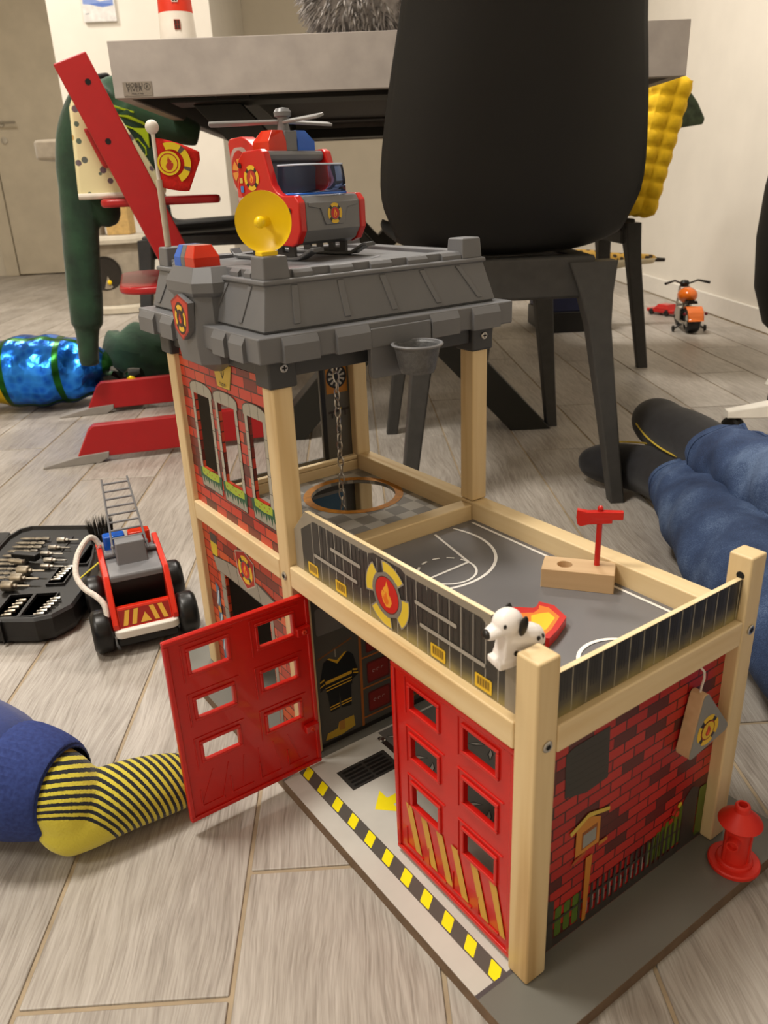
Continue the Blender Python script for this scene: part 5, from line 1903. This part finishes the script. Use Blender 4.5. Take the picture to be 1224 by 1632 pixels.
# ------------------------------------------------------------------ red wooden high chair
HRD = mat('high_chair_red', '#a8161a', .38, var=.02, coat=.1)
GLG = mat('glider_grey', '#8f8a84', .5, var=.03)
HC = thing('high_chair', 'red wooden high chair with slanted side boards left of the table', 'high chair', (-.766, 1.242, 0), math.radians(13.8))
bd = [(.1580, .7540), (.2180, .7750), (.4860, .0900), (.4180, .0900)]
for y0, y1 in ((0, .0220), (.4300, .4520)):
    p = MB().prism(bd, 1, y0, y1).build('side_board', HRD, HC, bevel=.003)
    if y0 < .1:
        for x, z in ((.2140, .7250), (.2330, .6250)):
            o = MB().lathe([(.0055, 0), (.0055, .0004)], 14).build('bolt_hole', HOLE, p)
            o.matrix_local = Matrix.Translation((x, y0 - .0001, z)) @ Matrix.Rotation(PI / 2, 4, 'X')
    MB().prism([(.0680, .0120), (.1000, .0720), (.1120, .0820), (.4800, .0830), (.5650, .0560), (.5700, .0120)], 1, y0 - .001, y1 + .001).build('floor_beam', HRD, HC, bevel=.003)
    MB().prism([(-.0020, .0000), (.0000, .0045), (.0800, .0200), (.1360, .0230), (.1340, .0110), (.1150, .0000)], 1, y0 - .004, y1 + .004).build('glider', GLG, HC, bevel=.0015)
MB().prism([(.2000 + p[0], .0225 + p[1]) for p in rrect(0, .235, 0, .407, .02, 4)], 2, .5080, .5240).build('seat', HRD, HC, bevel=.006)
MB().prism([(.2080 + p[0], .0225 + p[1]) for p in rrect(0, .300, 0, .407, .06, 5)], 2, .3380, .3540).build('footrest', HRD, HC, bevel=.006)
m = MB().hexa([(.2160, .0225, .580), (.2300, .0225, .580), (.2300, .4295, .580), (.2160, .4295, .580), (.1900, .0225, .650), (.2040, .0225, .650), (.2040, .4295, .650), (.1900, .4295, .650)])
m.build('backrest', HRD, HC, bevel=.005)
# printed cushion
t = NT('cream_print_cotton')
vo_ = t.n('ShaderNodeTexVoronoi', Vector=t.coords(), Scale=42.0)
lt = t.n('ShaderNodeMath', _operation='LESS_THAN', i1=.26)
t.link(vo_.outputs['Distance'], lt.inputs[0])
hs = t.ramp(vo_.outputs['Color'], [(0, '#b0564a'), (.35, '#55705a'), (.6, '#6a5560'), (.8, '#caa24a')])
mx = t.n('ShaderNodeMix', _data_type='RGBA')
t.link(lt.outputs[0], mx.inputs['Factor'])
mx.inputs[6].default_value = lin('#ddd3a4')
t.link(hs, mx.inputs[7])
t.link(mx.outputs[2], t.b.inputs['Base Color'])
t.b.inputs['Roughness'].default_value = .85
CU = thing('chair_cushion', 'cream cushion with small printed motifs on the red high chair', 'cushion', (-.766, 1.242, .5242), math.radians(13.8))
wed = [(.1600, .0000), (.1590, .0080), (.1700, .1650), (.1850, .1950), (.2100, .2020), (.2400, .1850), (.3320, .0150), (.3250, .0000)]
MB().prism(wed, 1, .060, .360).build('cover', t.m, CU, bevel=.008, seg=3)
MB().tube([(.1600, .0580, .0060), (.3250, .0580, .0060)], .0060, 10).build('piping', mat('white_piping', '#d9d2c4', .8), CU)

# green hooded jacket over the back of the high chair
t = NT('green_fleece')
nz = t.n('ShaderNodeTexNoise', Vector=t.coords(), Scale=16.0, Detail=4.0)
t.link(t.ramp(nz.outputs[0], [(.3, '#10281a'), (.7, '#24472f')]), t.b.inputs['Base Color'])
t.b.inputs['Roughness'].default_value = .9
t.b.inputs['Sheen Weight'].default_value = .2
t.bump(nz.outputs[0], .6, .01)
GREEN = t.m
JK = thing('hooded_jacket', 'dark green child jacket with lime print hung over the red high chair', 'jacket', (-.766, 1.242, 0), math.radians(13.8))
m = MB()
jy = .400
limb(m, spline([(.235, jy, .760, .040), (.200, jy, .725, .048), (.165, jy, .660, .050), (.146, jy, .590, .046), (.140, jy, .550, .042), (.132, jy, .470, .043), (.122, jy, .380, .042), (.114, jy, .290, .041), (.108, jy, .235, .038)]), 20)
limb(m, spline([(.108, jy, .242, .034), (.104, jy, .210, .028), (.096, jy, .135, .024)]), 16)
m.sphere((.262, jy + .010, .690), 1, 20, 14, sc=(.075, .042, .095))
m.sphere((.290, jy + .012, .610), 1, 20, 14, sc=(.055, .036, .090))
limb(m, spline([(.280, jy, .725, .046), (.335, jy, .695, .040), (.385, jy, .672, .036), (.435, jy, .655, .026)]), 16)
limb(m, spline([(.170, jy + .01, .600, .044), (.190, jy, .520, .040), (.200, jy, .480, .030), (.205, jy, .462, .014)]), 16)
jk = blob(m, 'jacket_body', GREEN, JK, .0060, 5)
LIME = ink('#a8c11c')
for P, r in (([(.232, .722), (.262, .712), (.292, .702)], .0065), ([(.246, .700), (.276, .690), (.305, .676), (.322, .660)], .0065), ([(.262, .678), (.290, .668), (.312, .652), (.326, .634)], .0055), ([(.282, .640), (.298, .645), (.312, .632), (.312, .616), (.300, .610)], .005), ([(.280, .628), (.290, .612), (.300, .598)], .005)):
    m = MB()
    m.tube([(x, jy - .0455 + .10 * abs(x - .27) ** 1.0 * .3, z) for x, z in P], [(r, .0016)] * len(P), 8)
    o = m.build('lime_print', LIME, JK)
    sw = o.modifiers.new('wrap', 'SHRINKWRAP')
    sw.target = jk
    sw.offset = .0016
    sw.wrap_method = 'NEAREST_SURFACEPOINT'

# ------------------------------------------------------------------ foil balloon and cloth on the floor
t = NT('blue_foil')
vo_ = t.n('ShaderNodeTexVoronoi', Vector=t.coords(), Scale=46.0)
t.link(t.ramp(vo_.outputs['Distance'], [(0, '#1257cf'), (.7, '#2f86f0')]), t.b.inputs['Base Color'])
t.b.inputs['Metallic'].default_value = .9
t.b.inputs['Roughness'].default_value = .22
n2 = t.n('ShaderNodeTexNoise', Vector=t.coords((1, 1, .3)), Scale=26.0, Detail=3.0)
mx = t.n('ShaderNodeMix', Factor=.6)
t.link(vo_.outputs['Distance'], mx.inputs[2])
t.link(n2.outputs[0], mx.inputs[3])
t.bump(mx.outputs[0], .4, .010)
FOILB = t.m
FOILG = mat('green_foil', '#1d5a20', .3, metal=.8, var=.2, vscale=30, bump=.3, bscale=60)
FOILY = mat('yellow_foil', '#d7b90e', .3, metal=.6, var=.05, bump=.2, bscale=60)
FOILK = mat('black_foil', '#0b0b09', .2, metal=.3, var=.1, bump=.5, bscale=50)
BL = thing('foil_balloon', 'shiny blue foil balloon with green seams lying on the floor', 'balloon', (-.955, 1.800, 0), math.radians(3))
RX, RY, RZ = .195, .108, .100
nu, nv = 72, 36
m = MB()
vs, fs, mi = [], [], []
for i in range(nu + 1):
    a = -PI / 2 + PI * i / nu
    for j in range(nv):
        q = 2 * PI * j / nv
        ca = max(math.cos(a), 0) ** .8
        x = RX * math.sin(a)
        wr = 1 + .045 * math.sin(9 * a + 2 * q) * abs(math.cos(q)) + .03 * math.sin(15 * a + q * 3)
        y, z = RY * ca * math.cos(q) * wr, RZ * ca * math.sin(q) * (1 if math.sin(q) > 0 else .9) * wr
        vs.append((x, y, z + .110))
zmin = min(p[2] for p in vs)
vs = [(p[0], p[1], p[2] - zmin + .0008) for p in vs]


def seam(i, j):
    u, q = i / nu, (j + .5) / nv
    g = any(abs(u - k) < .018 for k in (.38, .62, .885))
    h = any(abs((q - k + .5) % 1 - .5) < .018 for k in (.30, .655, .90))
    return g or (h and .37 < u < .9)


for i in range(nu):
    for j in range(nv):
        k = 0
        if seam(i, j):
            k = 1
        elif i / nu < .37:
            k = 2 if .50 < (j / nv) < .75 else 0
        elif i / nu > .905:
            k = 1
        m.add([], [])
        fs.append(([i * nv + j, (i + 1) * nv + j, (i + 1) * nv + (j + 1) % nv, i * nv + (j + 1) % nv], k))
m.v = vs
for f, k in fs:
    m.f.append(f)
    m.mi.append(k)
    m.sm.append(True)
m.build('balloon_body', [FOILB, FOILG, FOILY], BL, angle=180)
m = MB()
limb(m, [(.165, -.010, .075, .030), (.190, -.030, .060, .040), (.215, -.040, .055, .042), (.235, -.050, .058, .030), (.262, -.050, .070, .042), (.285, -.050, .075, .022)], 14)
for p in range(len(m.v)):
    x, y, z = m.v[p]
    m.v[p] = (x, y + .006 * math.sin(x * 260), max(z + .008 * math.sin(x * 180 + z * 90), .002))
tb_ = m.build('balloon_tail', FOILK, BL, label='crumpled black foil tail')
o = MB().sphere((0, 0, 0), 1, 12, 8, sc=(.013, .004, .011)).build('tail_spot', FOILY, tb_)
o.location = (.262, -.093, .0780)
CLT = thing('green_cloth', 'crumpled dark green cloth on the floor behind the balloon tail', 'cloth', (-.660, 2.020, 0))
m = MB()
limb(m, spline([(-.150, -.015, .110, .055), (-.090, -.03, .100, .080), (-.010, -.02, .085, .082), (.070, 0, .075, .070), (.140, .02, .060, .050), (.185, .02, .045, .028)]), 20)
for p in range(len(m.v)):
    x, y, z = m.v[p]
    k = math.sin(x * 60 + z * 70) * .007 + math.sin(z * 130 + x * 40) * .005
    m.v[p] = (x, y + k, max(z + k, .001))
m.build('cloth_heap', GREEN, CLT, subsurf=1)

# ------------------------------------------------------------------ cat tree, picture
PLUSHB = mat('beige_plush', '#9c9180', .95, var=.06, vscale=30, bump=.4, bscale=200, sheen=.3)
TRIMP = mat('cream_plush', '#cfc6b4', .95, var=.03, vscale=30, bump=.3, bscale=200, sheen=.3)
CT = thing('cat_tree', 'beige plush cat tree with a round hole beside the door', 'cat tree', (-1.245, 3.760, 0))
MB().lathe([(.195, 0), (.208, .006), (.210, .030), (.204, .042), (.0005, .043)], 40).build('base', TRIMP, CT)
m = MB().lathe([(.196, .043), (.188, .120), (.176, .210), (.166, .300), (.160, .322)], 40, caps=False)
br_ = m.build('barrel', PLUSHB, CT)
o = MB().lathe([(.0005, 0), (.070, 0), (.074, .004), (.078, .002), (.078, -.004)][::-1], 28).build('hole', mat('cat_hole_dark', '#2d2822', .95), br_)
o.matrix_local = Matrix.Translation((-.010, -.1790, .190)) @ Matrix.Rotation(math.radians(84), 4, 'X')
o = MB().sphere((0, 0, 0), .011, 10, 8).build('hanging_ball', YEL, br_)
o.location = (.008, -.192, .150)
MB().lathe([(.180, .318), (.202, .322), (.206, .338), (.202, .352), (.0005, .354)], 40).build('platform', TRIMP, CT)
MB().box(-.005, .105, -.060, .060, .354, .480).build('scratch_board', mat('sisal_board', '#c7a569', .8, var=.08, vscale=70), CT, bevel=.004)
MB().lathe([(.045, .354), (.045, .720)], 20, (-.080, .02, 0)).build('post', PLUSHB, CT)
MB().prism(rrect(-.255, .060, -.14, .14, .05, 5), 2, .690, .775).build('top_perch', PLUSHB, CT, bevel=.015, seg=3)
PF = thing('wall_picture', 'small blue and white watercolour print on the back wall', 'picture', (-1.300, 4.388, 1.47))
MB().box(-.082, .082, -.006, .012, -.118, .118).build('mount', mat('picture_paper', '#dcd9d6', .6), PF, bevel=.001)
it = [(((-.076, -.02), (-.03, -.012), (.01, -.03), (.076, -.022), (.076, -.048), (.02, -.056), (-.02, -.044), (-.076, -.040)), '#7f95cc'),
      (((-.066, -.006), (.0, .012), (.07, .004), (.07, -.012), (.0, -.004), (-.066, -.014)), '#a7b4d8'),
      (((-.05, -.04), (.0, -.036), (.07, -.040), (.06, -.05), (.0, -.052)), '#5a76bd'),
      (((-.06, .03), (-.01, .07), (.04, .04), (.07, .085), (.07, .02), (-.06, .015)), '#b9c3dd'),
      (((-.070, -.085), (-.050, -.083), (-.052, -.080), (-.070, -.081)), '#8d8f99')]
decal('picture_print', it, (0, -.006, 0), EX, EZ, NY, PF)

# ------------------------------------------------------------------ things on the table
LH = thing('lighthouse_ornament', 'red and white lighthouse ornament on a black base on the table', 'ornament', (-.395, 1.360, TZ1))
MB().lathe([(.050, 0), (.050, .014), (.042, .020), (.0005, .021)], 8).build('rock_base', BLACK, LH, bevel=.002)
LW, LR_ = mat('lighthouse_white', '#e4ddd2', .5, var=.02), mat('lighthouse_red', '#d5331a', .45, var=.03)
rr_ = lambda z: .034 - .05 * (z - .02)
zs = [.020, .066, .120, .160, .200]
for i in range(4):
    MB().lathe([(rr_(zs[i]), zs[i] + .0002), (rr_(zs[i + 1]), zs[i + 1])], 28, caps=True).build('tower_band', LW if i % 2 == 0 else LR_, LH)
MB().lathe([(.030, .200), (.030, .206), (.016, .207), (.016, .235), (.024, .237), (.002, .262)], 24).build('lantern_room', LR_, LH)
for z, c1, x in ((.044, '#8e2a1c', .0), (.088, '#e4ddd2', -.002)):
    a = Vector((math.sin(-.35), -math.cos(-.35), 0)) if False else Vector((.18, -.98, 0)).normalized()
    r = rr_(z)
    o = MB().box(-.0055, .0055, -.0015, .001, -.008, .008)
    for q in (((-.0042, -.0006, .0006, .0066)), ((.0006, .0042, .0006, .0066)), ((-.0042, -.0006, -.0066, -.0006)), ((.0006, .0042, -.0066, -.0006))):
        o.box(q[0], q[1], -.0019, -.0014, q[2], q[3], k=1)
    o = o.build('window', [ink(c1), ink('#3a2b26')], LH)
    o.matrix_local = Matrix.Translation(a * (r + .0002) + Vector((0, 0, z))) @ Matrix.Rotation(math.atan2(a.x, -a.y), 4, 'Z')
m = MB().lathe([(.030, 0), (.031, .004), (.0005, .006)], 24)
o = m.build('white_saucer', WHITE)
tag(o, 'small white saucer on the table beside the lighthouse', 'saucer')
o.location = (-.330, 1.300, TZ1)
m = MB().prism(rrect(-.115, .09, -.07, .07, .012, 4), 2, 0, .008)
o = m.build('black_tablet', BLACK, bevel=.002)
tag(o, 'flat black tablet on the table left of the fluffy toy', 'tablet')
o.location = (-.230, 1.48, TZ1)
PLS = thing('fluffy_toy', 'fluffy long haired grey toy on the table behind the nearest chair', 'soft toy', (-.050, 1.325, TZ1))
FUR = mat('grey_fur', '#a8a3a0', .9, var=.2, vscale=60, sheen=.3)
m = MB()
m.sphere((0, 0, .078), 1, 20, 14, sc=(.098, .080, .077))
m.build('toy_body', FUR, PLS)
m = MB()
for i in range(1500):
    a = random.uniform(0, 2 * PI)
    zc_ = random.uniform(-.95, 1)
    rr2 = math.sqrt(1 - zc_ * zc_)
    n_ = Vector((rr2 * math.cos(a), rr2 * math.sin(a), zc_))
    p = Vector((n_.x * .095, n_.y * .077, .078 + n_.z * .073))
    dr_ = (n_ + Vector((random.uniform(-.5, .5), random.uniform(-.5, .5), random.uniform(-.8, .2)))).normalized()
    L_ = random.uniform(.022, .036)
    sd = dr_.cross(Vector((random.random(), random.random(), .3))).normalized() * .0022
    s2 = dr_.cross(sd).normalized() * .0022
    mid = p + dr_ * L_ * .55
    end = p + dr_ * L_ + Vector((0, 0, -.006))
    if min(mid.z, end.z) < .002:
        mid.z = max(mid.z, .003)
        end.z = max(end.z, .002)
    b = [p + sd, p - sd * .5 + s2, p - sd * .5 - s2]
    c = [mid + sd, mid - sd * .5 + s2, mid - sd * .5 - s2]
    m.add([tuple(q) for q in b + c + [end]], [(0, 1, 4, 3), (1, 2, 5, 4), (2, 0, 3, 5), (3, 4, 6), (4, 5, 6), (5, 3, 6)], True)
m.build('fur', FUR, PLS, kind='stuff', angle=180)

# ------------------------------------------------------------------ right side: cushion, cloth, plush, motorbike, car, swivel chair
def quilt(name, size, cells, m_, parent, puff):
    """box with puffy tufted cells on every face"""
    mb = MB()
    res = 6
    sx, sy, sz = size

    def face(o, u, v, nu_, nv_, nrm):
        o, u, v, nrm = map(Vector, (o, u, v, nrm))
        A, B = nu_ * res, nv_ * res
        vv, ff = [], []
        for i in range(A + 1):
            for j in range(B + 1):
                a, b = i / A, j / B
                h = puff * (abs(math.sin(a * nu_ * PI)) ** .6) * (abs(math.sin(b * nv_ * PI)) ** .6)
                vv.append(tuple(o + u * a + v * b + nrm * h))
        for i in range(A):
            for j in range(B):
                k = i * (B + 1) + j
                ff.append([k, k + B + 1, k + B + 2, k + 1])
        mb.add(vv, ff, True)
    cx_, cy_, cz_ = cells
    face((0, 0, 0), (sx, 0, 0), (0, 0, sz), cx_, cz_, (0, -1, 0))
    face((sx, sy, 0), (-sx, 0, 0), (0, 0, sz), cx_, cz_, (0, 1, 0))
    face((0, sy, 0), (0, -sy, 0), (0, 0, sz), cy_, cz_, (-1, 0, 0))
    face((sx, 0, 0), (0, sy, 0), (0, 0, sz), cy_, cz_, (1, 0, 0))
    face((0, 0, sz), (sx, 0, 0), (0, sy, 0), cx_, cy_, (0, 0, 1))
    face((0, sy, 0), (sx, 0, 0), (0, -sy, 0), cx_, cy_, (0, 0, -1))
    return mb.build(name, m_, parent, angle=180)


YC = mat('yellow_cotton', '#e0b511', .85, var=.04, vscale=80, bump=.25, bscale=900)
YQ = thing('seat_pad', 'yellow tufted seat pad hanging on the chair right of the table', 'cushion', (.656, 1.868, .440), 0, rot=(0, math.radians(12.5), 0))
quilt('pad', (.0760, .40, .325), (2, 6, 8), YC, YQ, .0120)
CM = thing('padded_cloth', 'dark green padded cloth corner sticking out behind the yellow seat pad', 'cloth', (.922, 2.20, .645))
m = MB()
m.loft([[(-.060, -.02, .130), (-.030, -.02, .132), (-.030, .03, .132), (-.060, .03, .130)], [(-.050, -.03, .06), (.020, -.03, .07), (.020, .04, .07), (-.050, .04, .06)], [(-.050, -.03, .008), (.048, -.03, .022), (.048, .04, .022), (-.050, .04, .008)], [(-.048, -.02, .000), (.045, -.02, .010), (.045, .03, .010), (-.048, .03, .000)]], smooth=False)
m.build('cloth', mat('camouflage_cloth', '#3c4a38', .7, var=.3, vscale=45, bump=.4, bscale=60), CM, bevel=.006)
BX = thing('blue_box', 'dark blue box on the floor by the wall under the leopard print toy', 'box', (.720, 2.66, 0))
MB().box(-.12, .115, -.13, .13, .075, .200).build('box_upper', mat('dark_blue_card', '#141b3f', .5), BX, bevel=.003)
MB().box(-.125, .120, -.135, .135, 0, .0745).build('box_plinth', BLACK, BX, bevel=.004)
t = NT('leopard_plush')
tc_ = t.coords((1, 1, 1))
vo_ = t.n('ShaderNodeTexVoronoi', Vector=tc_, Scale=48.0)
sp_ = t.n('ShaderNodeSeparateXYZ', Vector=tc_)
lt = t.n('ShaderNodeMath', _operation='LESS_THAN', i1=.40)
t.link(vo_.outputs['Distance'], lt.inputs[0])
up_ = t.n('ShaderNodeMath', _operation='GREATER_THAN', i1=.0)
t.link(sp_.outputs[2], up_.inputs[0])
an = t.n('ShaderNodeMath', _operation='MULTIPLY')
t.link(lt.outputs[0], an.inputs[0])
t.link(up_.outputs[0], an.inputs[1])
b1 = t.n('ShaderNodeMix', _data_type='RGBA')
t.link(up_.outputs[0], b1.inputs['Factor'])
b1.inputs[6].default_value = lin('#d8cdb0')
b1.inputs[7].default_value = lin('#b08a3a')
b2 = t.n('ShaderNodeMix', _data_type='RGBA')
t.link(an.outputs[0], b2.inputs['Factor'])
t.link(b1.outputs[2], b2.inputs[6])
b2.inputs[7].default_value = lin('#2e2212')
t.link(b2.outputs[2], t.b.inputs['Base Color'])
t.b.inputs['Roughness'].default_value = .9
LP = thing('leopard_plush', 'leopard print plush toy with a dark tail tip lying by the wall', 'soft toy', (.800, 2.600, .2420))
m = MB()
limb(m, spline([(-.160, 0, -.001, .020), (-.120, 0, .000, .038), (-.050, 0, .0, .0410), (.030, 0, -.004, .0330), (.090, 0, -.004, .0260), (.150, 0, -.002, .0200), (.205, 0, -.004, .0150), (.212, 0, -.005, .006)]), 18)
m.build('plush_body', t.m, LP)
MB().tube([(.208, 0, -.005), (.250, 0, -.008)], [.0085, .0065], 10).build('tail_tip', BLACK, LP)

MO = thing('toy_motorbike', 'orange and black toy motorbike near the right wall', 'toy motorbike', (1.105, 2.490, 0), math.radians(-7))
ORG = mat('orange_paint', '#e8700f', .2, var=.02, coat=.5)
CHR = mat('chrome', '#c9c7c3', .15, metal=1, var=.1, vscale=90)


def wheel(mb, r, w_, hub):
    mb.lathe([(hub, -w_ * .8), (r * .72, -w_), (r * .95, -w_ * .75), (r, -w_ * .3), (r, w_ * .3), (r * .95, w_ * .75), (r * .72, w_), (hub, w_ * .8)], 28)


for y, r, w_ in ((-.080, .0410, .0230), (.085, .0380, .0130)):
    m = MB()
    wheel(m, r, w_, r * .45)
    o = m.build('wheel', RUBBER, MO)
    o.matrix_local = Matrix.Translation((0, y, r + .0002)) @ Matrix.Rotation(PI / 2, 4, 'Y')
    q = MB().lathe([(.0005, -w_ * .9), (r * .5, -w_ * .85), (r * .5, w_ * .85), (.0005, w_ * .9)], 20).build('rim', CHR, o)
m = MB().sphere((0, .010, .118), 1, 18, 12, sc=(.034, .046, .028))
m.build('fuel_tank', ORG, MO)
m = MB()
m.loft([[(sg_ * w_, -.080 + (.046) * math.cos(a), .042 + .046 * math.sin(a)) for sg_, w_ in ((-1, .024), (-1, .027), (1, .027), (1, .024))] for a in [math.radians(q) for q in range(62, 178, 12)]], caps=False, closed=False)
o = m.build('rear_fender', ORG, MO, angle=60)
o.modifiers.new('solid', 'SOLIDIFY').thickness = .004
m = MB()
m.loft([[(-.018, -.065, .097), (.018, -.065, .097), (.014, -.065, .108), (-.014, -.065, .108)], [(-.022, -.035, .092), (.022, -.035, .092), (.016, -.035, .103), (-.016, -.035, .103)], [(-.014, -.010, .100), (.014, -.010, .100), (.010, -.010, .116), (-.010, -.010, .116)]], smooth=True)
m.build('saddle', BLACK, MO)
m = MB().box(-.030, .030, -.022, .036, .030, .078)
m.tube([(0, .0, .07), (0, -.018, .098)], .012, 12)
m.tube([(0, .012, .07), (0, .030, .096)], .012, 12)
m.build('engine', CHR, MO, bevel=.003)
m = MB().tube([(-.022, .02, .035), (-.026, -.04, .032), (-.027, -.105, .038)], .0065, 10)
m.build('exhaust_pipe', CHR, MO)
m = MB().tube([(0, -.080, .040), (-.014, -.04, .055), (0, .0, .09), (0, .055, .125)], .006, 8)
m.build('frame', BLACK, MO)
for sg in (-1, 1):
    MB().tube([(sg * .016, .085, .040), (sg * .016, .055, .145)], .0042, 8).build('fork', CHR, MO)
    MB().tube([(0, .050, .150), (sg * .022, .046, .158), (sg * .040, .040, .166), (sg * .078, .022, .158)], [.003, .003, .0035, .005], 8).build('handlebar', BLACK, MO)
    o = MB()
    wheel(o, .0110, .004, .003)
    o = o.build('stabiliser_wheel', RUBBER, MO)
    o.matrix_local = Matrix.Translation((sg * .055, -.050, .0112)) @ Matrix.Rotation(PI / 2, 4, 'Y')
    MB().tube([(sg * .020, -.040, .030), (sg * .050, -.050, .0112)], .003, 8).build('stabiliser_arm', BLACK, MO)
    MB().sphere((sg * .036, -.112, .070), .006, 8, 6).build('indicator', mat('dark_red_lens', '#6d1420', .2), MO)
MB().lathe([(.0005, 0), (.014, .002), (.017, .016), (.012, .024), (.0005, .026)], 18, (0, .060, .140)).build('headlamp', BLACK, MO)
CR = thing('toy_car', 'small red toy car on the floor behind the orange motorbike', 'toy car', (1.150, 2.820, 0), math.radians(28))
m = MB()
m.loft([[(x * k, y, z) for x, z in ((-.030, .010), (.030, .010), (.031, .024), (-.031, .024))] for y, k in ((-.066, .85), (-.055, 1), (.055, 1), (.066, .8))], smooth=False)
m.loft([[(-.029, y0, .0238), (.029, y0, .0238), (.022, y1, .043), (-.022, y1, .043)] for y0, y1 in ((-.046, -.034), (.030, .012))], smooth=False)
m.build('car_body', RED, CR, bevel=.004)
for x in (-.027, .027):
    for y in (-.038, .038):
        o = MB()
        wheel(o, .0125, .005, .003)
        o = o.build('wheel', RUBBER, CR)
        o.matrix_local = Matrix.Translation((x, y, .0127)) @ Matrix.Rotation(PI / 2, 4, 'Y')
SW = thing('swivel_chair', 'black rounded swivel chair on a white star base at the right edge', 'chair', (.950, 1.172, 0), math.radians(6))
for k in range(5):
    a = math.radians(168 + 72 * k)
    m = MB()
    ca, sa = math.cos(a), math.sin(a)
    rg = []
    for r, hw_, z0, z1 in ((.045, .034, .055, .105), (.120, .028, .054, .094), (.230, .022, .052, .074), (.280, .018, .052, .066)):
        rg.append([(ca * r + sa * hw_, sa * r - ca * hw_, z0), (ca * r + sa * hw_ * .7, sa * r - ca * hw_ * .7, z1), (ca * r - sa * hw_ * .7, sa * r + ca * hw_ * .7, z1), (ca * r - sa * hw_, sa * r + ca * hw_, z0)])
    m.loft(rg, smooth=False)
    m.build('base_arm', WHITE, SW, bevel=.003)
    o = MB()
    wheel(o, .026, .011, .006)
    o = o.build('caster', BLACK, SW)
    o.matrix_local = Matrix.Translation((ca * .262, sa * .262, .0262)) @ Matrix.Rotation(a + .6, 4, 'Z') @ Matrix.Rotation(PI / 2, 4, 'Y')
MB().lathe([(.058, .050), (.060, .100), (.040, .125), (.028, .126), (.028, .200)], 24).build('hub', WHITE, SW)
m = MB()
rg = []
for z, r in ((.170, .10), (.185, .19), (.22, .245), (.28, .275), (.36, .285), (.44, .280), (.52, .262), (.58, .235), (.62, .19), (.635, .12)):
    rg.append([(r * math.cos(q), r * math.sin(q) * .95, z) for q in [2 * PI * k / 40 for k in range(40)]])
m.loft(rg)
o = m.build('seat_shell', SHELL, SW)
o.location = (.045, .085, -.055)
o.scale = (.86, .86, 1.25)
